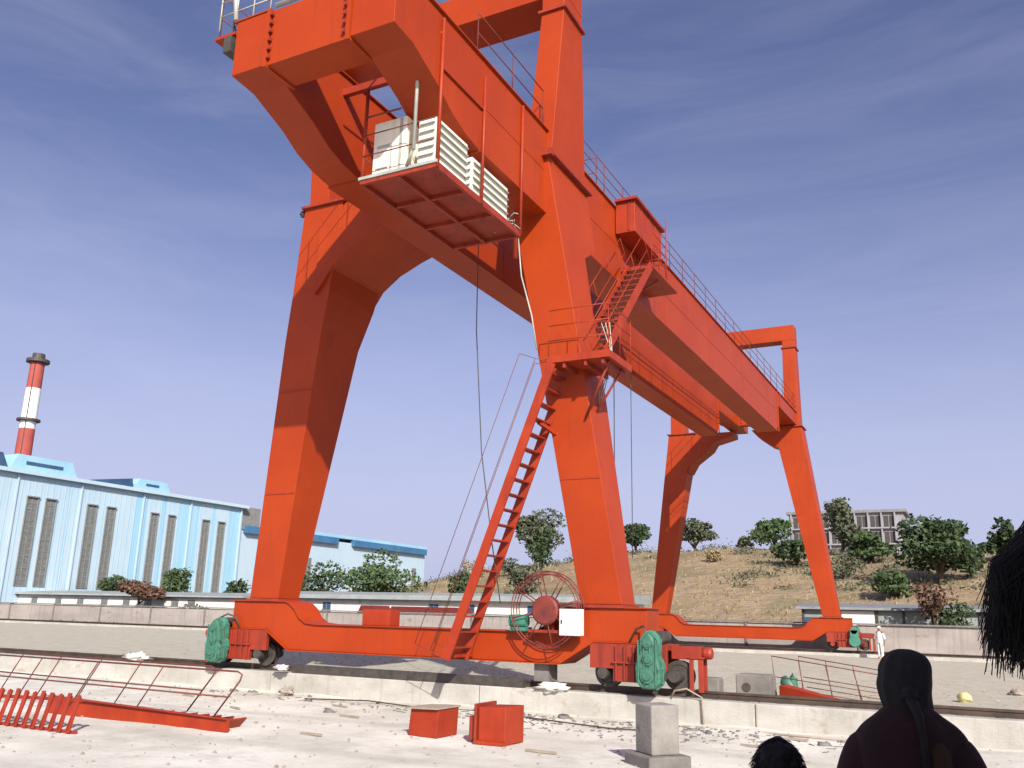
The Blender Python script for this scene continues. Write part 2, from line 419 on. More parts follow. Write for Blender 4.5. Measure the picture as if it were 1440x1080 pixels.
# dry tufts over the hillside and weeds by the far wall: one uncountable mass
def tufts(name, pts, mat, h, label, cat, base):
    m = MB()
    for x, y, z in pts:
        for k in range(4):
            a = random.uniform(0, 6.28); hh = h * random.uniform(0.5, 1.3); ww = hh * 0.35
            dx, dy = math.cos(a), math.sin(a); lx, ly = random.uniform(-.5, .5) * hh, random.uniform(-.5, .5) * hh
            m.add([(x - dx * ww, y - dy * ww, z - 0.05), (x + dx * ww, y + dy * ww, z - 0.05), (x + lx, y + ly, z + hh)], [[0, 1, 2]])
    o = m.build(name, mat); tag(o, label, cat, kind='stuff'); return o
P = []
for i in range(3000):
    x = random.uniform(-90, 12); y = random.uniform(68, 134); P.append((x, y, hill_z(x, y)))
tufts('dry_grass', P, LEAFY, 0.30, 'dry yellow grass tufts scattered over the hillside', 'grass', None)
P = []
for i in range(260):
    x = random.uniform(-75, -62) if i % 2 else random.uniform(-60, -25); y = random.uniform(51.0, 52.4); P.append((x, y, -0.36))
tufts('weeds', P, LEAFO, 0.3, 'low weeds growing along the foot of the far concrete wall', 'weeds', None)
m = MB()
for i in range(150):
    if i < 95: cx_, cy_ = random.uniform(-24, 4), random.uniform(96, 127)
    else: cx_, cy_ = random.uniform(-75, -26), random.uniform(118, 131)
    sz = random.uniform(.5, 1.5)
    if random.random() < .35: sz *= .5
    for k in range(int(70 * sz)):
        p = Vector((cx_ + random.gauss(0, .75) * sz, cy_ + random.gauss(0, .7) * sz, 0)); p.z = hill_z(p.x, p.y) + abs(random.gauss(0, .38)) * sz
        u = Vector((random.gauss(0, 1), random.gauss(0, 1), random.gauss(0, .8))).normalized(); v = u.cross(Vector((random.gauss(0, 1), random.gauss(0, 1), random.gauss(0, 1)))).normalized(); q = random.uniform(.08, .2)
        m.add([p - u * q, p + v * q * .6, p + u * q, p - v * q * .6], [[0, 1, 2, 3]])
tag(m.build('scrub', LEAFO), 'patchy low scrub merging together below the trees on the hillside', 'scrub', kind='stuff')
# loose gravel and rubble specks (uncountable)
m = MB()
for i in range(2000):
    near = random.random() < 0.3
    y = random.uniform(8, 17.9) if near else random.uniform(18.9, 34)
    x = random.uniform(-0.95 * y - 5, 0.1 * y + 1)
    r = random.uniform(0.008, 0.03) * (1 if near else 1.5)
    z = gz(x, y) + r * 0.3
    m.add([(x - r, y - r * .6, z), (x + r, y - r, z - r * .3), (x + r * .7, y + r, z), (x - r * .8, y + r * .8, z - r * .2), (x + r * .1, y, z + r), (x, y, z - r)],
          [[0, 1, 4], [1, 2, 4], [2, 3, 4], [3, 0, 4], [1, 0, 5], [2, 1, 5], [3, 2, 5], [0, 3, 5]])
tag(m.build('gravel', ROCK), 'loose gravel and crumbs of rubble strewn on the pale ground', 'gravel', kind='stuff')

# ------------------------------------------------------------ rail beams, rails and the far wall
def rail_profile(m, x0, x1, y, z, s=1.0):
    m.box(x0, x1, y - .065 * s, y + .065 * s, z, z + .02)
    m.box(x0, x1, y - .012, y + .012, z + .02, z + .10)
    m.box(x0, x1, y - .036 * s, y + .036 * s, z + .10, z + .14)
t = thing('crane_runway', (-10, 18.37, -0.7), 'near concrete runway beam with a steel crane rail on top, crossing the whole picture', 'rail beam')
m = MB(); x = -70.0
while x < 30:
    m.box(x, x + 5.985, 17.93, 18.83, -0.95, -0.15); x += 6.0
m.split('concrete_beam', CONC, t, bevel=0.02)
m = MB(); rail_profile(m, -70, 30, 18.37, -0.148); m.build('rail', RAILM, t)
m = MB()
for i in range(160): m.box(-70 + i * .62, -70 + i * .62 + .1, 18.24, 18.50, -0.149, -0.125)
m.build('rail_clip', DARK, t)['kind'] = 'stuff'
m = MB(); m.box(-15.35, -8.95, 17.97, 18.13, -.146, .02); m.box(-15.35, -8.95, 17.97, 17.99, .021, .06)  # black channel also stands in for the dark shadow strip under the saddle
tag(m.build('shadow_channel', DARK, at=(0, 0, 0)), 'long black steel channel standing in for shadow on the runway beam beneath the near saddle', 'steel beam')
t = thing('crane_runway', (-10, 50.87, -0.7), 'far concrete runway beam with a crane rail, just in front of the long grey wall', 'rail beam')
MB().box(-110, 40, 50.45, 51.3, -0.9, -0.2).build('concrete_beam', CONC, t)
m = MB(); rail_profile(m, -110, 40, 50.87, -0.198, 1.6); m.build('rail', RAILM, t)
t = thing('concrete_wall', (-20, 52.6, -0.4), 'long low weathered grey concrete wall behind the far crane rail', 'wall')
m = MB(); x = -120.0; k = 0
while x < 40:
    m.box(x, x + 5.94, 52.52, 52.72, -0.6, 1.22 + 0.015 * math.sin(k * 1.7)); x += 6.0; k += 1
m.split('wall_panel', WALLC, t)
m = MB(); x = -120.03
while x < 41: m.box(x - .06, x + .06, 52.44, 52.80, -0.6, 1.24); x += 6.0
m.split('wall_post', CONCD, t)
MB().box(-120, 41, 52.40, 52.84, 1.245, 1.33).build('coping', CONCD, t)

# ------------------------------------------------------------ the gantry crane
CX = -11.81
crane = thing('gantry_crane', (CX, 34.6, 0), 'huge orange double-girder gantry crane standing on four legs across two rails', 'gantry crane')
Y1, Y2 = 18.37, 50.87
PARTS = crane
def mir(x): return 2 * CX - x
# main girders
prof = [(10.97, 12.71), (10.97, 11.5), (11.6, 11.45), (12.5, 11.1), (13.0, 10.82), (13.5, 10.66), (14.1, 10.57), (44.6, 10.57), (45.0, 11.0), (45.0, 12.0), (51.9, 12.0), (51.9, 12.71)]
GX = [(-9.22, -8.26), (-12.12, -11.29)]
for gi, (x0, x1) in enumerate(GX):
    gd = MB().prism_x(prof, x0, x1).build('main_girder', ORANGE, PARTS, bevel=0.012)
    fl = MB(); fl.box(x0 - .06, x1 + .06, 10.95, 51.92, 12.712, 12.74)
    fl.build('top_flange', ORANGE, gd)
    wr = MB()
    low = [(14.1, 10.566), (44.6, 10.566)]
    wr.box(x0 - .03, x1 + .03, 14.1, 44.6, 10.545, 10.569)
    wr.build('bottom_flange', ORANGE, gd)
    st = MB()
    for y in (45.6,): st.box(x1 + .001, x1 + .05, y, y + .05, 12.0, 12.70)
    st.box(x1 + .001, x1 + .05, 44.9, 44.98, 10.6, 12.7)
    for y in (14.15, 20.9, 26.4, 31.9, 37.3, 42.6): st.box(x1 + .001, x1 + .010, y, y + .03, 10.6, 12.7)
    st.box(x1 + .001, x1 + .008, 14.2, 44.4, 11.62, 11.64)
    st.split('stiffener', ORANGE, gd)
    rl = MB(); xr = x1 - .12 if gi == 1 else x0 + .12
    rl.box(xr - .03, xr + .03, 11.3, 51.5, 12.742, 12.84)
    rl.build('trolley_rail', RAILM, gd)
# near end beam and far end beam between the girders
def endbeam(y0, y1, z0, z1, x0=-11.288, x1=-9.222):
    e = MB().box(x0, x1, y0, y1, z0, z1).build('end_beam', ORANGE, PARTS, bevel=0.01)
    f = MB()
    for xx in (x0 + .002, x1 - .09): f.box(xx, xx + .088, y0 - .05, y1 + .05, z0 - .04, z1 + .04)
    for xx in (x0 + .004, x1 - .07):
        pass
    f.split('splice_plate', ORANGE, e)
    b = MB()
    for k in range(6):
        b.box(x0 + .10, x0 + .16, y0 - .075, y0 - .05 + .04, z0 + .12 + k * .19, z0 + .19 + k * .19)
        b.box(x1 - .16, x1 - .10, y0 - .075, y0 - .05 + .04, z0 + .12 + k * .19, z0 + .19 + k * .19)
    b.split('bolt', RED, e)
    return e
endbeam(10.97, 11.75, 11.47, 12.68)
endbeam(49.6, 50.2, 12.05, 12.68)
# the small cross strut between girders seen through the gap
MB().bar((-11.29, 13.4, 12.3), (-9.22, 13.4, 12.3), .12, .16).build('cross_strut', RED, PARTS)
m = MB(); m.tube([(-10.25, 12.2, 12.55), (-10.25, 20, 12.55), (-10.25, 30, 12.45), (-10.25, 49, 12.55)], .025); m.build('festoon_cable', DARK, PARTS)

def leg(side, near):
    s = 1 if side == 'R' else -1
    X = lambda x: x if s == 1 else mir(x)
    y = Y1 if near else Y2
    def ring(z, xo, wd, dy, df=None):
        df = dy / 2 if df is None else df
        x0, x1 = sorted((X(xo), X(xo - wd)))
        return [(x0, y - df, z), (x1, y - df, z), (x1, y - df + dy, z), (x0, y - df + dy, z)]
    if near and s == 1:
        rs = [ring(1.63, -6.67, .94, .82), ring(7.0, -7.44, 1.04, 1.26, .82), ring(9.9, -7.86, 1.10, 1.45, 1.05), ring(10.4, -7.93, 1.12, 2.34, 1.09), ring(12.02, -8.16, 1.15, 2.42, 1.21)]
    elif near:
        rs = [ring(1.63, -6.67, .94, .82), ring(8.4, -7.55, 1.2, 1.65, .92), ring(9.6, -7.78, 1.25, 2.0, 1.05), ring(12.02, -8.10, 1.3, 2.42, 1.21)]
    else:
        rs = [ring(1.63, -6.67, .86, .82), ring(11.88, -8.0, 1.5, 1.3)]
    m = MB()
    for a, b in zip(rs, rs[1:]): m.hexa(a, b)
    # weld into one shell: drop the inner caps
    vsn = [Vector(p) for r_ in rs for p in r_]; m = MB(); fs = [[3, 2, 1, 0]]
    for i in range(len(rs) - 1):
        for k in range(4): fs.append([i * 4 + k, i * 4 + (k + 1) % 4, (i + 1) * 4 + (k + 1) % 4, (i + 1) * 4 + k])
    fs.append([len(vsn) - 4 + k for k in range(4)])
    m.add(vsn, fs)
    # bracket that reaches from the leg to the girder
    if near and s == -1:
        y0, y1 = y - 1.17, y + 1.17
        bx = X(-8.2) ; 
        m.prism_y([(-15.0, 12.0), (-15.0, 9.5), (-14.75, 9.8), (-14.45, 10.25), (-13.9, 10.65), (-13.2, 10.95), (-12.6, 11.15), (-12.13, 11.2), (-12.13, 12.0)], y0 + .004, y1 - .004)
    if not near:
        y0, y1 = y - .62, y + .62
        if s == 1: m.prism_y([(-9.3, 11.86), (-9.15, 10.7), (-9.75, 10.95), (-10.4, 11.45), (-10.75, 11.86)], y0, y1)
        else: m.prism_y([(-14.4, 11.86), (-14.5, 9.6), (-14.15, 10.2), (-13.2, 10.9), (-12.95, 11.3), (-11.8, 11.6), (-11.8, 11.86)], y0, y1)
    lg = m.build('leg', ORANGE, PARTS, bevel=0.012)
    f = MB()
    # flange plates at foot and head
    x0, x1 = sorted((X(-6.60), X(-7.68)))
    f.box(x0, x1, y - .47, y + .47, 1.56, 1.625)
    if near:
        x0, x1 = sorted((X(-8.03), X(-9.52 if s == 1 else -9.5)))
        if s == 1:
            f.box(-8.255, -8.03, y - 1.3, y + 1.3, 12.025, 12.09); f.box(-9.55, -8.0, y - 1.34, y - 1.0 - .21 + .02, 11.93, 12.09)
        else: f.box(x0, x1, y - 1.3, y + 1.3, 12.025, 12.09)
    else:
        x0, x1 = sorted((X(-7.92), X(-9.62)))
        f.box(x0, x1, y - .74, y + .74, 11.885, 11.95)
    f.split('flange_plate', RED, lg)
    if near:
        for zz in (4.3, 7.0):
            q = (zz - 1.63) / 10.4; yy = y - .41 - .80 * q - .004; xo = -6.67 - 1.46 * q; ww = .94 + .2 * q + (.14 * q if s == -1 else 0)
            k = MB(); k.bar((X(xo - .02), yy, zz), (X(xo - ww + .02), yy, zz), .012, .035); k.build('weld_seam', ORANGE2, lg)
    # upper column
    if near: c0, c1, z0, z1 = ring(12.095, -8.13, .66, 2.05, 1.06), ring(16.1, -7.86, .62, 1.15, 1.0), 12.1, 16.1
    else: c0, c1 = ring(11.955, -8.10, .80, 1.1), ring(16.55, -8.12, .70, .9)
    if near and s == 1: c0 = [(-8.80, y - 1.06, 12.095), (-8.13, y - 1.06, 12.095), (-8.13, y + 1.02, 12.095), (-8.80, y + 1.02, 12.095)]
    c = MB().hexa(c0, c1).build('upper_column', ORANGE, PARTS, bevel=0.01)
    ya, yb = c1[0][1], c1[2][1]; xa, xb = c1[0][0], c1[1][0]; zz = c1[0][2]
    MB().box(xa - .07, xb + .07, ya - .07, yb + .07, zz + .002, zz + .075).build('flange_plate', RED, c)
    return (xa, xb, ya, yb, zz)
for near in (True, False):
    tops = {s: leg(s, near) for s in 'LR'}
    a, b = tops['L'], tops['R']
    z = b[4] + .077
    m = MB()
    for q in (a, b): m.box(q[0] + .005, q[1] - .005, q[2] + .02, q[3] - .02, z, z + .40)
    m.box(a[0], b[1], b[2] + .01, b[3] - .01, z + .402, z + 1.30)
    m.build('top_beam', ORANGE, PARTS, bevel=0.012)

# saddle beams (swan-necked) with wheels, gearboxes and bumpers
def saddle(near):
    y = Y1 if near else Y2
    half = [(-5.85, 1.56), (-5.85, .88), (-7.32, .88), (-7.75, .60), (-8.1, .40)]
    top = [(-8.95, 1.02), (-8.62, 1.05), (-8.40, 1.18), (-8.25, 1.38), (-8.05, 1.52), (-7.9, 1.56)]
    poly = [(-6.14 if p[0] == -5.85 else p[0], p[1]) for p in half]
    poly += [(mir(x), z) for x, z in poly[::-1]]
    poly += [(mir(x), z) for x, z in top[::-1]]
    poly += top
    sb = MB().prism_y(poly, y - .40, y + .40).build('saddle_beam', ORANGE, PARTS, bevel=0.01)
    fl = MB()
    e = [(-6.10, 1.575), (-7.9, 1.575)] + [(x + .02, z + .015) for x, z in top[::-1][1:]]
    pts = e + [(mir(x), z) for x, z in e[::-1]]
    for (xa, za), (xb, zb) in zip(pts, pts[1:]): fl.bar((xa, y, za - .008), (xb, y, zb - .008), .92, .022)
    bo = [(-6.10, .87), (-7.30, .87), (-8.1, .385), (mir(-8.1), .385), (mir(-7.30), .87), (mir(-6.10), .87)]
    for (xa, za), (xb, zb) in zip(bo, bo[1:]): fl.bar((xa, y, za), (xb, y, zb), .92, .022)
    fl.build('saddle_flange', ORANGE, sb)
    for s in (1, -1):
        X = lambda x: x if s == 1 else mir(x)
        bg = MB()
        def bx(m, x0, x1, *a): q = sorted((X(x0), X(x1))); m.box(q[0], q[1], *a)
        bx(bg, -7.38, -5.72, y - .44, y - .33, .35, .86)
        bx(bg, -7.38, -5.72, y + .33, y + .44, .35, .86)
        bx(bg, -7.38, -5.72, y - .33, y + .33, .74, .86)
        bx(bg, -6.86, -6.02, y - .45, y - .35, .10, .80)
        bx(bg, -6.86, -6.02, y + .35, y + .45, .10, .80)
        for q in (-6.80, -6.62, -6.42, -6.24, -6.08): bx(bg, q, q + .035, y - .50, y - .45, .12, .82)
        bx(bg, -6.88, -6.0, y - .51, y - .44, .46, .50)
        b = bg.build('bogie_frame', RED, PARTS, bevel=0.008)
        wh = [(.0, -.09), (.10, -.13), (.12, -.075), (.20, -.075), (.225, -.09), (.30, -.09), (.30, -.065), (.26, -.06), (.26, .06), (.30, .065), (.30, .09), (.225, .09), (.12, .075), (.10, .13), (.0, .13)]
        for wx in (-7.10, -5.58):
            MB().lathe(wh, (X(wx), y, .255), 'y', 28).build('wheel', DARK, PARTS)
            m = MB(); m.lathe([(.0, -.46), (.11, -.46), (.12, -.42), (.12, .42), (.11, .46), (0, .46)], (X(wx), y, .255), 'y', 16); m.build('axle_box', DARK if near else RED, b)
        # gearbox
        gb = MB()
        gx = X(-5.98)
        gb.lathe([(.0, -.10), (.26, -.10), (.28, -.07), (.28, .07), (.26, .10), (0, .10)], (gx, y - .62, .42), 'y', 18)
        gb.box(gx - .20, gx + .20, y - .71, y - .53, .42, .98)
        gb.lathe([(.0, -.09), (.18, -.09), (.19, 0), (.18, .09), (0, .09)], (gx, y - .62, .95), 'y', 16)
        gbo = gb.build('gearbox', TEAL, PARTS, bevel=0.01)
        mt = MB(); mt.lathe([(0, -.25), (.12, -.25), (.13, -.2), (.13, .2), (.10, .26), (0, .26)], (gx + s * .12, y - .25, 1.0 if near else .95), 'y', 14)
        mt.build('drive_motor', TEAL if not near else DARK, gbo)
        if near:
            pg = [(-.13, .03), (.15, .03), (.26, .14), (.25, .42), (.21, .62), (.19, .86), (.10, 1.02), (.03, 1.10), (-.06, 1.06), (-.16, .92), (-.20, .66), (-.26, .42), (-.24, .14)]
            hs = MB().prism_y([(gx + x, z) for x, z in pg], y - .88, y - .54)
            hs.build('gearbox_housing', TARP, gbo, bevel=.035)
            rm = MB().prism_y([(gx + x * 1.13, (z - .55) * 1.05 + .55) for x, z in pg], y - .735, y - .70); rm.build('housing_flange', TARP, gbo, bevel=.008)
            for (cx_, cz_, cr_) in ((.0, .27, .15), (.02, .58, .12), (.0, .86, .09)):
                cp = MB().lathe([(0, -.05), (cr_ * .55, -.05), (cr_ * .6, -.025), (cr_ * .95, -.02), (cr_, .02), (0, .02)], (gx + cx_, y - .895, cz_), 'y', 18)
                cp.build('bearing_cap', TARP, gbo)
            bl = MB()
            for q in range(13):
                x, z = pg[q]; bl.lathe([(0, -.02), (.022, -.02), (.022, .0), (0, .0)], (gx + x * 1.04, y - .745, (z - .55) * 1.0 + .55), 'y', 6)
            for q in range(4): bl.box(gx - .19 + q * .12, gx - .17 + q * .12, y - .905, y - .875, .10, .95)
            bl.build('housing_ribs', TEAL, gbo)
            cv = MB(); cv.tube([(gx - .1, y - .7, 1.08), (gx - .16 * s, y - .6, 1.22), (gx - .35 * s, y - .5, 1.15), (gx - .5 * s, y - .48, .9)], .022, 6); cv.build('power_cable', DARK, gbo)
        # bumper arm and rail clamp
        bm_ = MB()
        bx(bm_, -5.72, -5.10, y - .12, y + .12, .58, .84)
        bm_.lathe([(0, -.1), (.10, -.1), (.12, -.05), (.12, .05), (.10, .1), (0, .1)], (X(-5.0), y, .71), 'x', 14)
        bx(bm_, -5.16, -5.06, y - .17, y - .11, -.04, .60); bx(bm_, -5.34, -5.26, y - .17, y - .11, -.02, .60)
        bx(bm_, -5.16, -5.06, y + .11, y + .17, -.04, .60); bx(bm_, -5.36, -5.04, y - .19, y + .19, .60, .64)
        bm_.build('buffer_arm', RED, PARTS, bevel=0.008)
    return sb
saddle(True); saddle(False)
# small upright box on the near saddle, rail blocks under it
MB().box(-13.45, -12.65, 18.15, 18.6, 1.04, 1.42).build('junction_box', ORANGE2, PARTS, bevel=0.015)
m = MB(); m.box(-8.75, -8.40, 18.1, 18.55, 0.002, .372)
tag(m.build('timber_block', CONCD), 'dark packing block jammed between the near rail and the saddle beam', 'block')

# cable reel, its motor and the white control box on the near saddle
rx, rz, ry = -8.28, 1.50, 17.72
m = MB()
for dy in (-.13, .13):
    for rr in (.80, .74):
        m.tube([(rx + rr * math.cos(a), ry + dy, rz + rr * math.sin(a)) for a in [2 * math.pi * k / 48 for k in range(48)]], .013, 6, True)
for k in range(8):
    a = 2 * math.pi * k / 8 + .25
    for dy in (-.13, .13): m.tube([(rx + .18 * math.cos(a), ry + dy, rz + .18 * math.sin(a)), (rx + .79 * math.cos(a), ry + dy, rz + .79 * math.sin(a))], .014, 5)
for k in range(20):
    a = 2 * math.pi * k / 20
    m.tube([(rx + .77 * math.cos(a), ry - .13, rz + .77 * math.sin(a)), (rx + .77 * math.cos(a), ry + .13, rz + .77 * math.sin(a))], .004, 4)
reel = m.build('cable_reel', DKRED, PARTS)
m = MB(); m.lathe([(0, -.2), (.27, -.2), (.31, -.16), (.31, .02), (.22, .05), (.22, .22), (0, .22)], (rx + .02, ry, rz - .02), 'y', 24); m.build('reel_hub', DKRED, reel)
m = MB(); m.box(rx - .12, rx + .12, ry + .1, ry + .5, 1.04, 1.5); m.box(rx - .4, rx + .3, ry - .1, ry + .45, 1.02, 1.08); m.build('reel_stand', RED, reel)
m = MB(); m.lathe([(0, -.2), (.13, -.2), (.14, 0), (.13, .2), (0, .2)], (rx - .72, ry + .1, 1.25), 'x', 14); m.box(rx - .9, rx - .5, ry, ry + .3, 1.04, 1.12); m.build('reel_motor', TEAL, reel)
cb = MB().box(-7.92, -7.45, 17.55, 17.78, .98, 1.52).build('control_box', WHITE, PARTS, bevel=0.012)
m = MB(); m.box(-7.90, -7.47, 17.543, 17.549, 1.0, 1.50); m.build('control_box_door', WHITE, cb, bevel=.004)
m = MB(); m.box(-7.87, -7.845, 17.52, 17.542, 1.22, 1.30); m.build('door_handle', DARK, cb)

# lower stair along the near right leg
def stair(a, b, side, width, nst, rails=True, name='stair', tread_w=.2, rail_h=.9, step=4, depth=.24, rmat=None, rr=.012):
    a = Vector(a); b = Vector(b); side = Vector(side)
    m = MB()
    for s in (0, 1): m.bar(a + side * width * s, b + side * width * s, .045, depth)
    st = m.pieces()[0].build(name, ORANGE2, PARTS); m.pieces()[1].build('stringer', ORANGE2, st)
    t = MB(); h = (b - a).normalized(); hor = Vector((h.x, h.y, 0)).normalized()
    for k in range(nst):
        p = a + (b - a) * (k + .7) / (nst + .4)
        q = side * width
        c1, c2 = p - hor * tread_w / 2, p + hor * tread_w / 2
        t.hexa([c1, c2, c2 + q, c1 + q], [v + Vector((0, 0, .03)) for v in (c1, c2, c2 + q, c1 + q)])
    t.split('tread', RED, st)
    if rails:
        r = MB()
        nrm = Vector((0, 0, 1))
        for s in (0, 1):
            o = side * width * s
            off = (Vector((0, 0, 1)) - h * h.z).normalized()
            for hh in (.5, 1.0):
                r.tube([a + o + off * rail_h * hh, b + o + off * rail_h * hh], rr, 5)
            for k in range(step + 1):
                p = a + (b - a) * k / step + o
                r.tube([p, p + off * rail_h], rr * .8, 5)
        r.build('handrail', rmat or ORANGE2, st)
    return st
stair((-10.25, 16.86, .42), (-7.85, 16.86, 6.72), (0, 1, 0), .80, 19, tread_w=.20, rail_h=.85, step=1, depth=.21, rmat=STEELB, rr=.008)
m = MB(); m.bar((-8.3, 17.2, 5.5), (-8.1, 17.75, 5.3), .08, .08); m.bar((-8.9, 17.2, 3.9), (-7.6, 17.9, 3.9), .001, .001) if False else None
m.bar((-10.25, 17.2, .50), (-10.25, 18.0, .50), .1, .1); m.build('stair_bracket', ORANGE2, PARTS)
# landing beside the leg
ld = MB().box(-7.95, -6.5, 16.85, 18.25, 6.72, 6.88).build('landing', ORANGE2, PARTS)
m = MB()
for q in (-7.6, -7.1, -6.7): m.box(q, q + .06, 16.9, 18.2, 6.6, 6.718)
m.tube([(-6.6, 17.9, 6.7), (-7.45, 18.1, 5.6)], .03, 6); m.tube([(-6.6, 17.1, 6.7), (-7.35, 17.6, 5.6)], .03, 6)
m.split('landing_brace', RED, ld)
def railing(pts, h=1.05, step=1.2, r=.013, mids=(.5,), name='railing', mat=None, parent=None, up=(0, 0, 1), kick=True):
    m = MB(); up = Vector(up)
    pts = [Vector(p) for p in pts]
    for a, b in zip(pts, pts[1:]):
        n = max(1, round((b - a).length / step))
        for k in range(n + 1): p = a + (b - a) * k / n; m.tube([p, p + up * h], r, 5)
        for q in (1.0,) + tuple(mids): m.tube([a + up * h * q, b + up * h * q], r, 5)
        if kick: m.bar(a + up * .08, b + up * .08, .008, .12)
    return m.build(name, mat or ORANGE2, parent or PARTS)
railing([(-7.93, 16.87, 6.88), (-6.52, 16.87, 6.88), (-6.52, 18.23, 6.88)], 1.05, .7, .012, (.33, .66), kick=False)
# upper stair: from the landing up the girder flank to the gallery
stair((-8.0, 18.3, 6.95), (-8.0, 22.3, 10.95), (1, 0, 0), .66, 16, rail_h=.95, step=4)
ld2 = MB().box(-8.22, -7.3, 22.3, 24.7, 10.92, 11.0).build('landing', ORANGE2, PARTS)
m = MB(); m.bar((-8.2, 22.5, 10.6), (-7.5, 22.5, 10.89), .05, .05); m.bar((-8.2, 23.4, 10.6), (-7.5, 23.4, 10.89), .05, .05); m.split('landing_brace', RED, ld2)
railing([(-7.32, 22.32, 11.0), (-7.32, 23.58, 11.0), (-8.2, 23.58, 11.0)], 1.0, .6, .012, (.33, .66), kick=False)
m = MB()
for xx in (-8.0, -7.6): m.tube([(xx, 24.6, 11.0), (xx, 24.6, 13.4)], .015, 6)
for k in range(7): m.tube([(-8.0, 24.6, 11.3 + k * .3), (-7.6, 24.6, 11.3 + k * .3)], .01, 5)
m.build('access_ladder', ORANGE2, PARTS)
# gallery along the girder tops with handrails
gal = MB()
gal.box(-9.0, -8.4, 20.0, 51.5, 12.745, 12.765)
gal.box(-12.75, -12.2, 11.0, 51.5, 12.50, 12.56)
gal.split('gallery', ORANGE2, PARTS)
railing([(-8.27, 13.9, 12.74), (-8.27, 17.1, 12.74)], .95, 1.6, .013, (.5,), mat=DKRED, kick=False)
railing([(-8.27, 19.6, 12.74), (-8.27, 51.2, 12.74)], .95, 1.5, .013, (.33, .66), mat=DKRED, kick=False)
railing([(-9.25, 19.6, 12.74), (-9.25, 51.2, 12.74)], .95, 1.5, .013, (.5,), mat=DKRED, kick=False)
railing([(-12.72, 11.1, 12.56), (-12.72, 51.4, 12.56)], 1.05, 1.5, .013, (.5,), mat=DKRED, kick=False)
railing([(-8.95, 20.6, 12.77), (-8.3, 20.6, 12.77)], .9, .6, .012, (.5,), mat=DKRED, kick=False)
# electrical house hung on the girder flank near the stair head
eh = MB().box(-8.235, -7.66, 21.9, 24.3, 11.9, 12.85).build('electrical_house', ORANGE2, PARTS, bevel=0.01)
MB().box(-8.238, -7.56, 21.8, 24.4, 12.852, 12.93).build('electrical_house_roof', RED, eh)
m = MB()
for q in (22.5, 23.1, 23.7): m.box(-7.659, -7.645, q, q + .04, 11.95, 12.83)
m.box(-7.86, -7.80, 21.88, 21.899, 11.95, 12.83); m.split('electrical_house_seam', RED, eh)
# trolley on the girders, just visible above
tr = MB().box(-11.5, -8.9, 26.0, 28.2, 13.05, 13.35)
tr.build('trolley', ORANGE2, PARTS)
m = MB(); m.tube([(-8.3, 25.6, 12.74), (-8.3, 25.6, 13.6)], .04, 6); m.lathe([(0, 0), (.09, 0), (.11, .1), (.09, .25), (0, .28)], (-8.3, 25.6, 13.5), 'z', 10); m.build('flood_lamp', DARK, PARTS)

# hanging platform with electrical cabinets under the near end
pz = 9.5
pf = MB().box(-9.98, -8.22, 12.5, 16.0, pz - .02, pz + .03).build('cab_platform', RED, PARTS)
m = MB()
for y in (12.52, 13.65, 14.8, 15.95): m.box(-9.97, -8.23, y - .035, y + .035, pz - .10, pz - .022)
for x in (-9.95, -9.1, -8.25): m.box(x - .035, x + .035, 12.5, 15.99, pz - .11, pz - .023)
m.split('platform_joist', RED, pf)
m = MB(); m.box(-10.0, -8.2, 12.46, 12.498, pz - .015, pz + .045); m.build('platform_edge', GREYPIPE, pf)
m = MB()
for x, y, zt in ((-8.22, 12.52, 12.6), (-8.22, 14.2, 12.3), (-8.22, 15.95, 12.62), (-9.95, 12.52, 11.5), (-9.95, 15.95, 12.3)):
    m.tube([(x, y, pz - .1), (x, y, zt)], .036, 8)
m.split('hanger_post', ORANGE2, PARTS); m = MB()
m.bar((-8.235, 12.52, 12.28), (-9.3, 12.2, 12.28), .05, .06)
m.bar((-8.235, 12.52, 11.55), (-8.235, 14.2, 11.55), .04, .06); m.split('hanger_bracket', ORANGE2, PARTS)
m = MB()
for z in (pz + .5, pz + .95): m.tube([(-9.95, 12.49, z), (-8.3, 12.49, z)], .013, 5); m.tube([(-9.96, 12.5, z), (-9.96, 15.9, z)], .013, 5)
m.tube([(-9.95, 12.49, pz + 1.35), (-9.1, 12.49, pz + 1.35)], .02, 5)
m.build('platform_railing', DKRED, PARTS)
def cabinet(x0, x1, y0, y1, z1, louv):
    z0 = pz + .035
    c = MB().box(x0, x1, y0, y1, z0, z1).build('electrical_cabinet', WHITEP, PARTS, bevel=0.012)
    m = MB()
    if louv:
        k = z0 + .06
        while k < z1 - .1:
            m.hexa([(x0 + .03, y0 - .001, k), (x1 - .03, y0 - .001, k), (x1 - .03, y0 - .05, k - .03), (x0 + .03, y0 - .05, k - .03)], [(x0 + .03, y0 - .001, k + .02), (x1 - .03, y0 - .001, k + .02), (x1 - .03, y0 - .05, k - .01), (x0 + .03, y0 - .05, k - .01)])
            m.hexa([(x1 + .001, y0 + .03, k), (x1 + .001, y1 - .03, k), (x1 + .05, y1 - .03, k - .03), (x1 + .05, y0 + .03, k - .03)], [(x1 + .001, y0 + .03, k + .02), (x1 + .001, y1 - .03, k + .02), (x1 + .05, y1 - .03, k - .01), (x1 + .05, y0 + .03, k - .01)])
            k += .165
        m.build('louvre', GREYPIPE, c)
    else:
        m.box(x0 + .10, x0 + .42, y0 - .012, y0 - .001, z0 + .72, z0 + .78); m.box(x0 + .42, x0 + .45, y0 - .012, y0 - .001, z0 + .2, z0 + .78)
        m.box(x0 + .08, x0 + .36, y0 - .012, y0 - .001, z0 + .26, z0 + .30)
        m.box(x1 - .16, x1 - .10, y0 - .012, y0 - .001, z0 + .02, z1 - .02)
        m.build('cabinet_seam', GREYPIPE, c)
cabinet(-9.90, -9.12, 12.75, 13.4, 10.84, False)
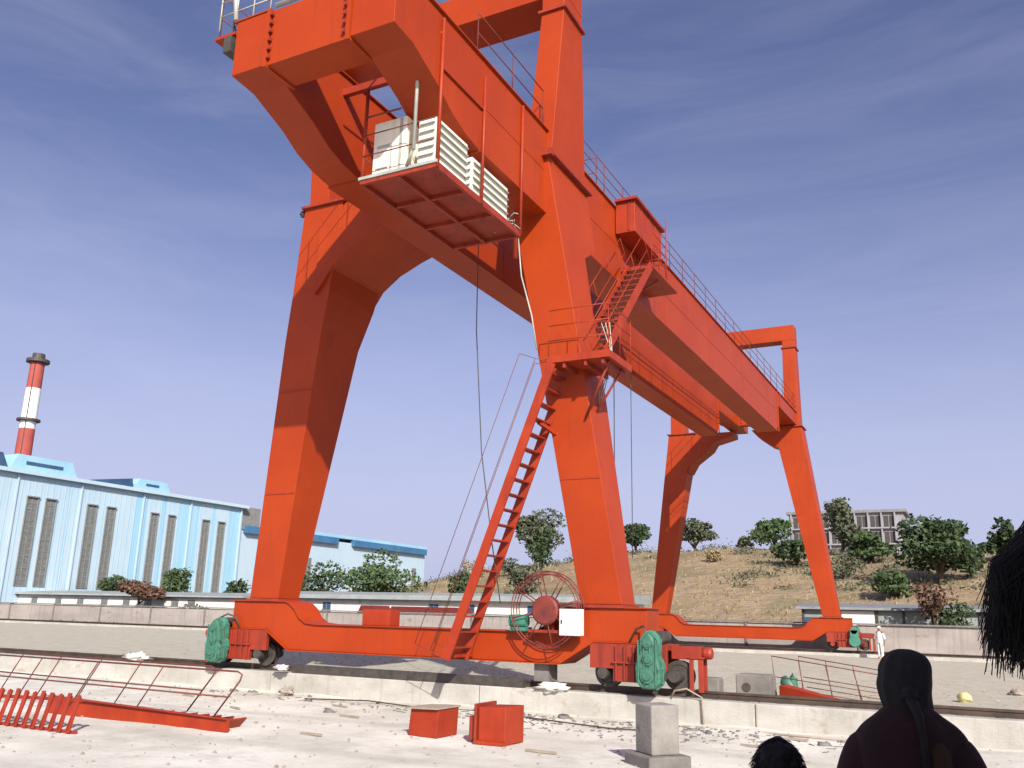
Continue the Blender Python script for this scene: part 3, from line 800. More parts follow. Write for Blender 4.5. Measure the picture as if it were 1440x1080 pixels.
cabinet(-8.72, -8.32, 12.58, 13.75, 10.52, True)
cabinet(-8.72, -8.32, 13.95, 15.5, 10.36, True)
cabinet(-9.55, -9.15, 13.9, 15.2, 10.3, False)
m = MB(); m.tube([(-8.62, 12.30, 9.75), (-8.62, 12.30, 13.6)], .035, 8); m.tube([(-8.62, 12.30, 9.78), (-8.8, 12.4, 9.6), (-9.0, 12.6, 9.55)], .03, 8)
m.build('cable_conduit', GREYPIPE, PARTS)
m = MB()
for k in range(26):
    a = Vector((-8.3 - random.random() * .35, 15.55 + random.random() * .4, pz + .03 + random.random() * .25)); b = a + Vector((random.uniform(-.25, .25), random.uniform(-.25, .25), random.uniform(-.12, .15)))
    m.tube([a, (a + b) / 2 + Vector((0, 0, .06)), b], .014, 4)
m.build('cable_bundle', GREYPIPE, pf)
# pipe and cable down the near right leg, railings and lamp at the girder end
m = MB(); m.tube([(-8.80, 17.0, 12.3), (-8.86, 17.08, 10.0), (-8.78, 17.14, 9.0), (-8.52, 17.2, 8.0), (-8.40, 17.25, 7.2)], .018, 7)
m.build('leg_conduit', GREYPIPE, PARTS)
m = MB(); m.tube([(-8.86, 16.98, 9.4), (-8.86, 16.98, 12.5)], .06, 8); m.build('drain_pipe', ORANGE2, PARTS)
railing([(-12.7, 11.05, 12.74), (-11.35, 11.05, 12.74)], 1.0, .45, .018, (.33, .66), mat=GREYPIPE, kick=False)
m = MB(); m.tube([(-11.1, 10.95, 12.76), (-8.3, 10.95, 12.76)], .045, 8); m.tube([(-12.2, 11.0, 12.8), (-12.45, 11.1, 13.9)], .05, 6); m.build('end_pipe', GREYPIPE, PARTS)
m = MB(); m.box(-12.42, -12.22, 10.95, 11.3, 12.1, 12.45); m.tube([(-12.32, 11.1, 12.45), (-12.4, 11.1, 13.6)], .03, 6); m.build('end_lamp', DARK, PARTS)
m = MB()
for x, y in ((-15.62, 17.13),): m.lathe([(0, 0), (.05, .02), (.10, .10), (.06, .18), (0, .2)], (x - .03, y + .1, 11.84), 'z', 10); m.bar((x - .03, y + .1, 12.03), (x + .1, y + .1, 12.03), .05, .03)
m.build('leg_lamp', DARK, PARTS)
m = MB()
m.tube([(-15.68, 17.5, 10.65), (-15.82, 17.5, 10.60), (-15.84, 17.5, 10.5), (-15.68, 17.5, 10.45)], .02, 6)
m.build('lifting_eye', DARK, PARTS)
# hoist ropes and hanging hooks
m = MB(); m.tube([(-10.25, 17.6, 11.5), (-10.2, 17.6, 8), (-9.95, 17.6, 5), (-9.55, 17.5, 2.9), (-9.3, 17.5, 1.6)], .013, 5)
m.build('hanging_rope', DARK, PARTS)
m = MB(); m.tube([(-10.25, 27.0, 13.05), (-10.25, 27.0, 3.9)], .016, 5); m.tube([(-9.8, 27.4, 13.05), (-9.8, 27.4, 3.2)], .013, 5)
m.tube([(-10.25, 27.0, 3.9), (-10.33, 27.0, 3.65), (-10.22, 27.0, 3.45), (-10.10, 27.0, 3.6)], .03, 6); m.build('hoist_rope', DARK, PARTS)
m = MB()
for k in range(3): m.tube([(-7.05 - .1 * k, 18.3, 8.0), (-7.0, 18.35, 7.2), (-7.15 - .06 * k, 18.2, 6.3), (-7.3, 18.3, 5.9)], .012, 4)
m.build('loose_cable', GREYPIPE, PARTS)

# ------------------------------------------------------------ things on the ground
# fabricated box left of the pair
t = thing('steel_box', (-8.5, 13.6, -.63), 'left one of two orange steel boxes on the ground, low and open-fronted', 'steel box')
m = MB(); m.hexa([(-8.80, 13.35, -.62), (-8.18, 13.25, -.62), (-8.16, 13.9, -.62), (-8.76, 13.95, -.62)], [(-8.78, 13.38, -.20), (-8.16, 13.28, -.17), (-8.14, 13.9, -.17), (-8.74, 13.95, -.2)])
m.build('box_shell', ORANGE2, t, bevel=0.015)
m = MB(); m.hexa([(-8.82, 13.32, -.20), (-8.14, 13.22, -.17), (-8.12, 13.93, -.17), (-8.76, 13.98, -.20)], [(-8.82, 13.32, -.17), (-8.14, 13.22, -.14), (-8.12, 13.93, -.14), (-8.76, 13.98, -.17)]); m.build('box_lid', WOOD, t)
t = thing('steel_box', (-7.2, 13.5, -.63), 'right one of two orange steel boxes on the ground, taller with a side flange', 'steel box')
m = MB(); m.hexa([(-7.36, 13.2, -.62), (-6.88, 13.22, -.62), (-6.84, 13.8, -.62), (-7.32, 13.8, -.62)], [(-7.36, 13.2, -.07), (-6.88, 13.22, -.05), (-6.84, 13.8, -.05), (-7.32, 13.8, -.07)]); m.build('box_shell', ORANGE2, t, bevel=.012)
m = MB(); m.box(-7.56, -7.37, 13.25, 13.7, -.58, -.22); m.box(-7.42, -7.375, 13.15, 13.85, -.61, -.02); m.build('side_flange', RED, t, bevel=.01)
m = MB(); m.box(-7.40, -6.84, 13.12, 13.19, -.62, -.57); m.build('bottom_lip', ORANGE2, t)
m = MB(); m.lathe([(0, 0), (.10, 0), (.11, .05), (.07, .12), (.06, .3), (.05, .34), (0, .36)], (-7.95, 14.6, -.62), 'z', 12)
tag(m.build('gas_torch_canister', DARK), 'small dark canister standing between the two orange boxes', 'canister')
# pedestal in the foreground
def rot(poly, c, a):
    ca, sa = math.cos(a), math.sin(a)
    return [(c[0] + x * ca - y * sa, c[1] + x * sa + y * ca) for x, y in poly]
sq = lambda h: [(-h, -h), (h, -h), (h, h), (-h, h)]
t = thing('concrete_pedestal', (-4.26, 12.85, -.63), 'square grey concrete post on a stepped base in the right foreground', 'concrete post')
p = rot(sq(.225), (-4.26, 12.85), R(50)); m = MB().hexa([(x, y, -.46) for x, y in p], [(x, y, .20) for x, y in p]); m.build('post_shaft', CONCP, t, bevel=.02)
p = rot(sq(.34), (-4.26, 12.85), R(50)); m = MB().hexa([(x, y, -.75) for x, y in p], [(x, y, -.462) for x, y in p]); m.build('post_base', CONCD, t, bevel=.02)
t = thing('concrete_block', (-4.7, 21.2, -.36), 'grey concrete block with a round hole behind the near rail', 'concrete block')
m = MB(); m.box(-5.10, -4.32, 21.0, 21.6, -.40, .20); m.build('block_body', CONCD, t, bevel=.03)
m = MB(); m.lathe([(0, -.003), (.10, -.003), (.10, .012), (0, .012)], (-4.86, 20.99, -.08), 'y', 16); m.build('block_hole', DARK, t)
# fallen stair with upright rail frames, left foreground
t = thing('dismantled_stairway', (-13.2, 12.0, -.63), 'orange stair stringer lying on the ground at left, two thin rail frames rising from it', 'stairway')
m = MB()
m.hexa([(-15.9, 11.78, -.68), (-11.33, 11.75, -.62), (-11.33, 11.81, -.62), (-15.9, 11.84, -.68)], [(-15.9, 11.78, -.32), (-11.33, 11.75, -.42), (-11.33, 11.81, -.42), (-15.9, 11.84, -.32)])
m.hexa([(-15.9, 11.70, -.318), (-11.33, 11.70, -.418), (-11.33, 11.81, -.418), (-15.9, 11.84, -.318)], [(-15.9, 11.70, -.305), (-11.33, 11.70, -.405), (-11.33, 11.81, -.405), (-15.9, 11.84, -.305)])
m.hexa([(-15.9, 12.38, -.68), (-11.9, 12.35, -.62), (-11.9, 12.41, -.62), (-15.9, 12.44, -.68)], [(-15.9, 12.38, -.45), (-11.9, 12.35, -.50), (-11.9, 12.41, -.50), (-15.9, 12.44, -.45)])
m.build('stringer', ORANGE2, t)
m = MB()
for k in range(15):
    x = -15.7 + k * .29; m.hexa([(x, 11.82, -.62), (x + .16, 11.82, -.46), (x + .16, 12.37, -.46), (x, 12.37, -.62)], [(x, 11.82, -.60), (x + .15, 11.82, -.44), (x + .15, 12.37, -.44), (x, 12.37, -.60)])
m.build('treads', ORANGE2, t)
for yy, dx, hh in ((11.78, 0.0, 1.0), (12.42, -1.25, .95)):
    m = MB()
    zb = -.45; zt = .36 if dx == 0 else .36
    def tp(x, q): return (x + .62 * q, yy, zb + (zt - zb) * q)
    xe = -11.72 + dx
    m.tube([tp(-19.0, 1.0), tp(xe - .12, .985), tp(xe + .02, .93), tp(xe + .06, .80), tp(xe, 0)], .016, 6)
    m.tube([tp(-19.0, .52), tp(xe + .03, .47)], .014, 6)
    for x in (-18.2, -16.9, -15.3, -13.6) if dx == 0 else (-18.4, -17.2, -16.0, -14.9): m.tube([tp(x, 0), tp(x, 1.0)], .012, 6)
    m.build('handrail_frame', STEELB, t)
t = thing('stair_flight', (-14.2, 10.4, -.8), 'dark red flight of steel treads standing on edge at the bottom left corner', 'stair flight')
m = MB()
m.bar((-16.3, 10.42, -.22), (-13.25, 10.40, -.14), .06, .05); m.bar((-16.3, 10.30, -.62), (-13.12, 10.28, -.63), .06, .07); m.split('chord', RED, t)
for k in range(14):
    x = -13.22 - k * .222
    m = MB(); m.hexa([(x - .05, 10.20, -.62), (x + .035, 10.20, -.62), (x + .035, 10.22, -.62), (x - .05, 10.22, -.62)], [(x - .125, 10.38, -.06 + .02 * math.sin(k * 2.1)), (x - .04, 10.38, -.06 + .02 * math.sin(k * 2.1)), (x - .04, 10.40, -.06 + .02 * math.sin(k * 2.1)), (x - .125, 10.40, -.06 + .02 * math.sin(k * 2.1))])
    m.bar((x - .045, 10.22, -.6), (x - .12, 10.44, -.08), .012, .09)
    m.build('tread', RED, t)
# second dismantled railing pile behind the near rail, right
t = thing('railing_pile', (-3.6, 22, -.36), 'heap of thin red railings and an orange stringer behind the near rail at right', 'railings')
m = MB()
for dx, dy in ((0, 0), (.52, .5)):
    m.tube([(-4.40 + dx, 22 + dy, -.3), (-4.48 + dx, 22 + dy, .58), (-2.0 + dx, 21.6 + dy, .28)], .012, 5)
    m.tube([(-4.40 + dx, 22 + dy, .12), (-2.0 + dx, 21.6 + dy, -.10)], .010, 5)
    m.tube([(-4.33 + dx, 22 + dy, -.1), (-2.2 + dx, 21.6 + dy, -.30)], .010, 5)
    for q in (.25, .5, .75): m.tube([(-4.46 + 2.4 * q + dx, 22 - .4 * q + dy, .58 - .30 * q), (-4.38 + 2.5 * q + dx, 22 - .4 * q + dy, -.3)], .010, 5)
m.build('railing_frame', STEELB, t)
m = MB(); m.hexa([(-4.2, 21.3, -.36), (-2.5, 20.3, -.36), (-2.45, 20.5, -.36), (-4.1, 21.8, -.36)], [(-4.2, 21.3, -.02), (-2.5, 20.3, -.24), (-2.45, 20.5, -.24), (-4.1, 21.8, -.02)]); m.build('stringer', ORANGE2, t)
m = MB(); m.ball((-4.15, 22.3, -.12), .22, .2, .25, 12, 8, .35, 4); m.build('tarpaulin_scrap', TARP, t)
m = MB(); m.box(-6.35, -5.9, 22.6, 23.1, -.4, -.02)
tag(m.build('concrete_rubble', CONCD, bevel=.04, at=(0, 0, 0)), 'broken grey concrete lump on the sand behind the near right bogie', 'rubble')
m = MB()
for i in range(420):
    x = random.gauss(-6.5, 2.2) if i % 3 else random.uniform(-17, -2); y = 17.5 - abs(random.gauss(0, .9)); z = gz(x, y) + .006; a = random.uniform(0, 3.14); l = random.uniform(.015, .09) * (1 if i % 9 else 3.0)
    if i % 2: m.bar((x - l * math.cos(a), y - l * math.sin(a), z), (x + l * math.cos(a), y + l * math.sin(a), z + .01), random.uniform(.008, .03), .012)
    else: m.ball((x, y, z), l * .5, l * .45, l * .3, 6, 4, .5, i)
tag(m.build('litter', CONCD), 'dark wire ends, slag and offcuts littering the ground along the near beam', 'litter', kind='stuff')
# sacks, stones and scraps
def blob(name, mat, c, r, seed, label, cat, jit=.5):
    c = Vector(c)
    m = MB(); m.ball(c, r[0], r[1], r[2], 18, 12, jit, seed); return tag(m.build(name, mat, at=c), label, cat)
blob('rag', SACK, (-8.25, 17.95, -.10), (.33, .16, .09), 3, 'crumpled dirty white cloth draped on the runway beam beside the right bogie', 'cloth')
blob('plastic_bag', SACK, (-20.9, 17.98, .0), (.45, .12, .10), 8, 'torn white plastic bag caught on the runway beam at far left', 'plastic bag')
blob('plastic_bag', SACK, (-15.5, 17.75, -.02), (.18, .12, .06), 11, 'small white scrap of plastic by the left wheel', 'plastic bag')
blob('stone', ROCK, (-14.9, 17.3, -.52), (.16, .13, .10), 12, 'brown stone lying in front of the beam right of the left bogie', 'stone')
blob('bucket', PLAST, (-.55, 24.2, -.26), (.16, .14, .12), 15, 'yellowish plastic container on the sand behind the rail at right', 'container', .2)
blob('stone', ROCK, (.6, 27.5, -.30), (.18, .14, .08), 16, 'small dark stone on the sand at the right edge', 'stone')
for k, (x, y) in enumerate(((-12.6, 16.4), (-13.9, 14.6), (-11.2, 14.9), (-5.9, 17.2), (-3.1, 16.9), (-3.5, 15.6), (-6.1, 12.9), (-10.0, 12.3), (-16.6, 15.9), (-9.9, 16.6))):
    c = Vector((x, y, gz(x, y) + .02)); a = random.uniform(-.5, .5); l = random.uniform(.12, .3)
    m = MB(); m.bar(c + Vector((-l, -l * a, 0)), c + Vector((l, l * a, .01)), .05, .03)
    nm = ['dry open sand', 'sand near the left stair', 'sand left of the orange boxes', 'ground under the right bogie', 'sand right of the grey post', 'sand just right of the grey post top', 'sand left of the grey post base', 'sand below the boxes toward the camera', 'sand behind the rail frames', 'sand at the beam foot under the saddle'][k]
    tag(m.build('wood_scrap', WOOD, at=c), 'thin pale offcut of wood on the ' + nm, 'wood scrap', 'wood offcuts strewn on the ground')
m = MB(); m.tube([(-5.62, 17.9, -.13), (-5.55, 17.86, .0), (-5.3, 17.84, .05), (-5.0, 17.86, -.1), (-4.98, 17.86, -.6), (-4.9, 17.7, -.62), (-3.5, 17.4, -.6), (-1.5, 17.2, -.6)], .018, 6)
tag(m.build('rope', WOOD), 'pale rope hanging down the runway beam beside the right buffer', 'rope')
m = MB(); m.tube([(-14, 16.9, -.6), (-12.5, 17.3, -.58), (-11, 17.0, -.6), (-9.2, 17.3, -.6), (-8.2, 16.8, -.6), (-6.4, 16.4, -.62), (-5.3, 16.5, -.62)], .014, 6)
tag(m.build('cable', DARK), 'thin dark cable snaking along the foot of the near runway beam', 'cable')

# ------------------------------------------------------------ background buildings
def strip_window(m, mf, x, y0, y1, z0, z1):
    m.box(x + .02, x + .06, y0, y1, z0, z1)
    n = int((z1 - z0) / .75)
    for k in range(n + 1): z = z0 + (z1 - z0) * k / n; mf.box(x + .061, x + .11, y0, y1, z - .05, z + .05)
    for q in (0, .5, 1): y = y0 + (y1 - y0) * q; mf.box(x + .062, x + .12, y - .05, y + .05, z0, z1)
FX = -110
t = thing('factory_hall', (FX - 10, 90, -.5), 'tall pale blue factory hall with paired tall strip windows, left background', 'factory')
MB().box(FX - 30, FX, 50, 113, -1, 17.6).build('wall', FACT, t)
m = MB()
for y0, y1 in ((50.2, 79.9), (80.1, 91.0), (93.3, 95.9), (96.8, 99.3), (103.5, 106.2), (107.1, 109.8)): m.box(FX + .002, FX + .02, y0, y1, -1, 17.4)
m.split('cladding_strip', FACT2, t)
MB().box(FX - 30, FX + .8, 49.5, 113.6, 17.61, 18.1).build('eave', FACT2, t)
for y0, y1 in ((73.9, 75.4), (76.6, 78.0), (83.0, 84.4), (86.2, 87.5), (94.0, 95.2), (97.3, 98.5), (104.2, 105.5), (107.6, 108.9), (62.0, 63.5), (66, 67.5)):
    m = MB(); mf = MB(); strip_window(m, mf, FX + .02, y0, y1, 3.4, 14.75)
    mf.box(FX + .03, FX + .35, y0 - .12, y1 + .12, 14.76, 14.92); mf.box(FX + .03, FX + .22, y0 - .10, y0 - .01, 3.4, 14.75); mf.box(FX + .03, FX + .22, y1 + .01, y1 + .10, 3.4, 14.75)
    wd = m.build('window', GLASS, t); mf.build('window_bars', FRAME, wd)
m = MB()
for y0 in (72.1, 81.6, 92.2, 101.4, 112.4): m.box(FX + .03, FX + .24, y0, y0 + .22, 0, 17.5)
m.split('downpipe', FACT2, t)
m = MB()
q = 50.5
while q < 112.8: m.box(FX + .021, FX + .06, q, q + .08, 0, 17.35); q += .9
m.build('cladding_rib', FACT, t)
for (y0, y1, h) in ((71.0, 81.0, 2.1), (90.5, 97.5, 1.6)):
    m = MB().prism_x([(y0, 18.1), (y0 + 1.0, 18.1 + h), (y1 - 1.0, 18.1 + h), (y1, 18.1)], FX - 6, FX - .3); rv = m.build('roof_ventilator', FACT, t)
    MB().box(FX - .299, FX - .22, y0 + 2.2, y1 - 2.4, 18.1 + h * .42, 18.1 + h * .62).build('vent_slot', NAVY, rv)
m = MB().prism_x([(82, 18.12), (90.3, 18.12), (90.1, 19.5), (84, 18.5)], FX - 8, FX - .2); m.build('roof_panel', NAVY, t)
m = MB().prism_x([(55, 18.12), (70.8, 18.12), (69.8, 20.0), (55, 20.4)], FX - 8, FX - .2); m.build('roof_panel', NAVY, t)
t = thing('factory_hall', (FX - 6, 140, -.5), 'lower white factory hall with a dark blue eave band, just right of the tall hall', 'factory')
MB().box(FX - 30, FX - .5, 113.5, 171, -1, 14.2).build('wall', FACT2, t)
MB().box(FX - 30, FX - .3, 113.4, 117.5, 14.2, 18.0).build('end_tower', FRAME, t)
MB().box(FX - 12, FX - .2, 118, 171.4, 14.9, 15.5).build('eave', FACT, t)
for a, b in ((114, 119.5), (121, 139), (144, 170.6)): MB().box(FX - .8, FX + .3, a, b, 13.6, 14.85).build('eave_band', FBLUE, t)
for y0 in (127, 130.6, 152, 166): 
    m = MB(); mf = MB(); strip_window(m, mf, FX - .49, y0, y0 + 1.5, 3, 10.5); wd = m.build('window', GLASS, t); mf.build('window_bars', FRAME, wd)
t = thing('smokestack', (-160.3, 105.2, -1), 'red and white banded smokestack rising behind the blue factory', 'chimney')
def band(z0, z1, mat):
    r = lambda z: 1.75 - .010 * z
    MB().lathe([(r(z0), z0), (r(z1), z1)], (-160, 105.2, 0), 'z', 24).build('stack_band', mat, t)
band(-1, 33.6, CHR); band(33.6, 41.6, CHW); band(41.6, 46.6, CHR); 
MB().lathe([(1.3, 46.6), (2.1, 46.8), (2.1, 47.4), (1.2, 47.5), (1.1, 48.6), (.8, 48.6)], (-160, 105.2, 0), 'z', 20).build('top_gallery', DARK, t)
MB().lathe([(1.3, 35.0), (2.1, 35.1), (2.1, 35.5), (1.3, 35.5)], (-160, 105.2, 0), 'z', 20).build('ring_gallery', DARK, t)
m = MB(); m.tube([(-158.9, 104, 10), (-159.2, 104.2, 47)], .12, 5); m.build('stack_ladder', DARK, t)
# long low white sheds behind the wall
t = thing('white_shed', (-95, 76, 0), 'long low limewashed shed with small dark windows behind the grey wall at left', 'shed')
MB().box(-135, -71.5, 74.8, 80, -1, 2.35).build('wall', SHEDW, t)
m = MB(); m.hexa([(-135.5, 74.2, 2.36), (-71.2, 74.2, 2.36), (-71.2, 80.5, 2.36), (-135.5, 80.5, 2.36)], [(-135.5, 74.3, 2.62), (-71.2, 74.3, 2.5), (-71.2, 80.5, 3.0), (-135.5, 80.5, 3.0)]); m.build('roof', ROOFG, t)
for x in (-116, -111, -106.6, -102, -97.9, -93.6, -89.8, -86.2, -81.8, -79.2):
    m = MB(); m.box(x - .55, x + .55, 74.74, 74.79, 1.36, 2.02); wd = m.build('window', GLASS, t)
    m = MB(); m.box(x - .03, x + .03, 74.70, 74.739, 1.36, 2.02); m.box(x - .6, x + .6, 74.70, 74.738, 1.30, 1.36); m.build('window_frame', FRAME, wd)
t = thing('white_shed', (-48, 76, 0), 'long white shed with a grey roof, seen between the two near crane legs', 'shed')
MB().box(-68.5, -27.6, 74.8, 80, -1, 2.45).build('wall', SHEDW, t)
m = MB(); m.hexa([(-69.2, 74.1, 2.46), (-27.1, 74.1, 2.46), (-27.1, 80.5, 2.46), (-69.2, 80.5, 2.46)], [(-69.2, 74.2, 2.85), (-27.1, 74.2, 2.95), (-27.1, 80.5, 3.3), (-69.2, 80.5, 3.3)]); m.build('roof', ROOFG, t)
for x in (-64, -60, -47, -43, -36.4, -31.5):
    m = MB(); m.box(x - .5, x + .5, 74.74, 74.79, 1.4, 2.1); wd = m.build('window', NAVY, t)
    m = MB(); m.box(x - .03, x + .03, 74.70, 74.739, 1.4, 2.1); m.box(x - .58, x + .58, 74.70, 74.738, 1.34, 1.4); m.build('window_frame', FRAME, wd)
for k, (x0, x1, z) in enumerate(((-42.0, -40.2, 1.75), (-39.2, -33.0, 1.72))):
    m = MB(); m.prism_y([(x0, 1.2), (x0 + .3, z), (x1 - .3, z), (x1, 1.2)], 56, 58); 
    tag(m.build('covered_stack', DKRED, at=(0, 0, 0)), ('short' if k == 0 else 'long') + ' dark covered stack showing just over the grey wall between the near legs', 'stack')
t = thing('grey_shed', (-4, 61, 0), 'low grey sheet-metal shed behind the wall at the far right legs', 'shed')
MB().box(-10.2, 4.5, 60, 63, -1, 2.1).build('wall', ROOFG, t)
m = MB(); m.hexa([(-10.5, 59.6, 2.11), (4.8, 59.6, 2.11), (4.8, 63.3, 2.11), (-10.5, 63.3, 2.11)], [(-10.5, 59.7, 2.26), (4.8, 59.7, 2.26), (4.8, 63.3, 2.55), (-10.5, 63.3, 2.55)]); m.build('roof', FRAME, t)
m = MB()
m.box(-10.1, -8.6, 59.93, 59.99, 1.0, 1.62); m.build('window', NAVY, t)
m = MB(); m.box(-7.8, -5.9, 59.94, 59.99, .6, 2.05); m.build('white_panel', WHITE, t)
m = MB()
for x in (-10.15, -8.5, -5.8, -4.3, -2.3, -.2, 1.9): m.box(x, x + .12, 59.90, 59.992, -.5, 2.08)
m.split('post', DARK, t)
# apartment block on the hill
t = thing('apartment_block', (-23, 200, 10), 'grey three-storey apartment block with rows of windows on top of the hill', 'apartment block')
MB().box(-35.5, -12.6, 200, 212, 8, 23.6).build('wall', BLOCK, t)
MB().box(-36, -12.0, 199.3, 212.5, 23.61, 24.2).build('roof', FRAME, t)
for fl in range(4):
    z = 21.0 - fl * 3.3
    MB().box(-35.3, -14.0, 199.2, 199.99, z - .75, z - .45).build('balcony_slab', BLOCK, t)
    for k in range(8):
        x = -34.6 + k * 2.6
        m = MB(); m.box(x, x + 1.9, 199.9, 199.985, z - .4, z + 1.9); wd = m.build('window', DARK, t)
        m = MB(); m.box(x + .9, x + 1.0, 199.82, 199.898, z - .4, z + 1.9); m.box(x - .05, x + 1.95, 199.82, 199.899, z + 1.9, z + 2.0); m.build('window_frame', BLOCK, wd)
m = MB()
for k in range(9): x = -35.15 + k * 2.6; m.box(x, x + .28, 199.3, 199.99, 8, 23.55)
m.split('pilaster', BLOCK, t)

# ------------------------------------------------------------ trees
def tree(x, y, z, h, wd, mat, label, name='tree', cat='tree', group='trees behind the yard', n=2200, leaf=.26, trunk=.25, lobes=9, sq=.8):
    t = thing(name, (x, y, z), label, cat, group)
    rnd = random.Random(int(x * 31 + y * 17 + h * 7))
    c0 = h * trunk; ch = h - c0
    L_ = []
    for k in range(lobes):
        a = rnd.uniform(0, 6.28); q = rnd.uniform(0, 1); rr = wd / 2 * rnd.uniform(.25, .72) * (1 - .45 * q)
        L_.append((Vector((math.cos(a) * rr, math.sin(a) * rr, c0 + ch * (.22 + .62 * q))), wd * rnd.uniform(.17, .30), ch * rnd.uniform(.13, .24)))
    L_.append((Vector((0, 0, c0 + ch * .5)), wd * .30, ch * .32))
    m = MB()
    m.tube([(x, y, z - .3), (x + .1, y, z + c0 * .6), (x, y + .1, z + c0 + ch * .35), (x + .05, y, z + c0 + ch * .7)], wd * .035 + .05, 8, r2=.03)
    for c, rw, rh in L_[:-1]: m.tube([(x, y, z + c0 * rnd.uniform(.8, 1.3)), (x + c.x * .5, y + c.y * .5, z + c.z * .8), (x + c.x, y + c.y, z + c.z)], wd * .014 + .02, 5, r2=.015)
    m.build('trunk', BARK, t)
    m = MB()
    for k in range(n):
        c, rw, rh = L_[rnd.randrange(len(L_))]
        d = Vector((rnd.gauss(0, 1), rnd.gauss(0, 1), rnd.gauss(0, 1))).normalized() * (rnd.uniform(.45, 1.0) ** .6)
        if rnd.random() < .08: d *= 1.25
        p = Vector((x, y, z)) + c + Vector((d.x * rw, d.y * rw, d.z * rh))
        if p.z < z + .05: continue
        s = leaf * rnd.uniform(.5, 1.25)
        u = Vector((rnd.gauss(0, 1), rnd.gauss(0, 1), rnd.gauss(0, .7))).normalized(); v = u.cross(Vector((rnd.gauss(0, 1), rnd.gauss(0, 1), rnd.gauss(0, 1)))).normalized()
        m.add([p - u * s, p + v * s * .6, p + u * s, p - v * s * .6], [[0, 1, 2, 3]])
    m.build('crown', mat, t)
    return t
# in front of the factory
tree(-117, 85, -.4, 7.0, 10.0, LEAFG, 'broad green tree in front of the leftmost paired windows of the blue factory', leaf=.3)
tree(-105.2, 85, -.4, 5.7, 5.0, LEAFD, 'small dark round tree in front of the second window pair of the factory', n=1300)
tree(-98.6, 85, -.4, 4.7, 4.0, LEAFD, 'lowest dark bush peeping over the shed roof below the third window pair', n=800)
tree(-93.5, 85, -.4, 6.7, 6.4, LEAFG, 'peaked green tree over the shed roof below the third window pair', n=1700)
tree(-84.5, 72, -.4, 4.8, 5.4, LEAFR, 'reddish brown tree standing in front of the white shed left of the near left leg', n=1400, trunk=.45)
tree(-82.5, 85, -.4, 5.0, 5.0, LEAFD, 'dark tree partly behind the foot of the near left leg', n=1000)
tree(-70.0, 86, -.4, 7.6, 9.6, LEAFD, 'dark dense tree just right of the near left leg', n=2600, trunk=.12)
tree(-61.0, 86, -.4, 8.6, 10.6, LEAFG, 'largest green tree between the near legs, under the blue eave band', n=3000, trunk=.1)
tree(-51.8, 88, -.4, 7.3, 3.7, LEAFD, 'narrow dark tree right of the large green one', n=1200, trunk=.15)
tree(-48.0, 95, 0.2, 7.2, 5.6, LEAFO, 'purplish thin tree left of the stair foot', n=900, trunk=.25)
# on the hill
def ht(x, y, h, wd, mat, label, **k):
    k.setdefault('trunk', .1)
    return tree(x, y, hill_z(x, y) - .15, h, wd, mat, label, group='trees on the hillside', **k)
ht(-62.0, 128, 9.0, 10.5, LEAFO, 'large dusty tree on the hill seen between stair and near right leg', n=3200, leaf=.34, trunk=.15)
ht(-50.0, 105, 7.0, 4.0, LEAFD, 'dark bush on the hill touching the near right leg', n=1000)
ht(-44.6, 126, 4.4, 5.6, LEAFD, 'dark tree on the hill crest just right of the near right leg', n=1500, leaf=.3)
ht(-36.0, 127, 4.7, 7.2, LEAFO, 'olive tree on the hill crest right of the far left leg', n=1900, leaf=.3)
ht(-24.8, 128, 5.2, 6.6, LEAFG, 'round green tree alone on the crest between the far legs', n=2200, leaf=.3, trunk=.08)
ht(-19.2, 112, 3.6, 7.0, LEAFD, 'dark low bush below the apartment block, behind the far right leg', n=1800, leaf=.28, trunk=.05)
ht(-15.4, 124, 7.6, 5.6, LEAFO, 'tall feathery tree in front of the apartment block', n=2000, leaf=.3)
ht(-11.6, 120, 3.6, 6.4, LEAFG, 'green tree right of the tall feathery one by the apartment block', n=1600, leaf=.3)
ht(-3.4, 100, 6.9, 10.0, LEAFD, 'biggest dark tree, spreading on the slope above the grey shed', n=4200, leaf=.3, trunk=.12, lobes=13)
ht(-7.4, 92, 2.6, 5.0, LEAFG, 'low green bush at the left foot of the biggest dark tree', n=1100, trunk=.05)
ht(2.6, 112, 5.2, 4.6, LEAFD, 'dark tree at the right edge beside the long hair', n=1300, leaf=.3)
ht(-30.0, 132, 2.2, 3.2, LEAFO, 'tiny bush on the crest between the far legs', n=500)
tree(-2.5, 58, -.4, 4.6, 2.7, LEAFR, 'reddish young tree with a thin trunk behind the wall at right', group='trees behind the yard', n=1000, leaf=.13, trunk=.3)
tree(-1.3, 58.4, -.4, 3.6, 2.4, LEAFD, 'dark green shrub beside the reddish young tree behind the wall', n=800, leaf=.13, trunk=.1)
tree(-57.5, 54.5, -.4, 2.6, 3.2, LEAFO, 'low grey-green bush behind the wall near the near left bogie', n=500, leaf=.12, trunk=.1)
for k, (x, y, s, lb) in enumerate(((-66, 116, 3.0, 'left of the stair'), (-58, 112, 2.6, 'behind the cable reel'), (-38, 100, 2.2, 'low between near right and far left legs'), (-12.8, 104, 3.4, 'below the tall feathery tree'), (-29, 112, 1.8, 'on the bare slope between the far legs'), (3.0, 88, 3.0, 'at the right edge above the wall'))):
    ht(x, y, s, s * 1.8, LEAFO if k % 2 else LEAFY, 'small scrubby bush on the hillside ' + lb, n=600, leaf=.2, trunk=.05, name='bush', cat='bush')

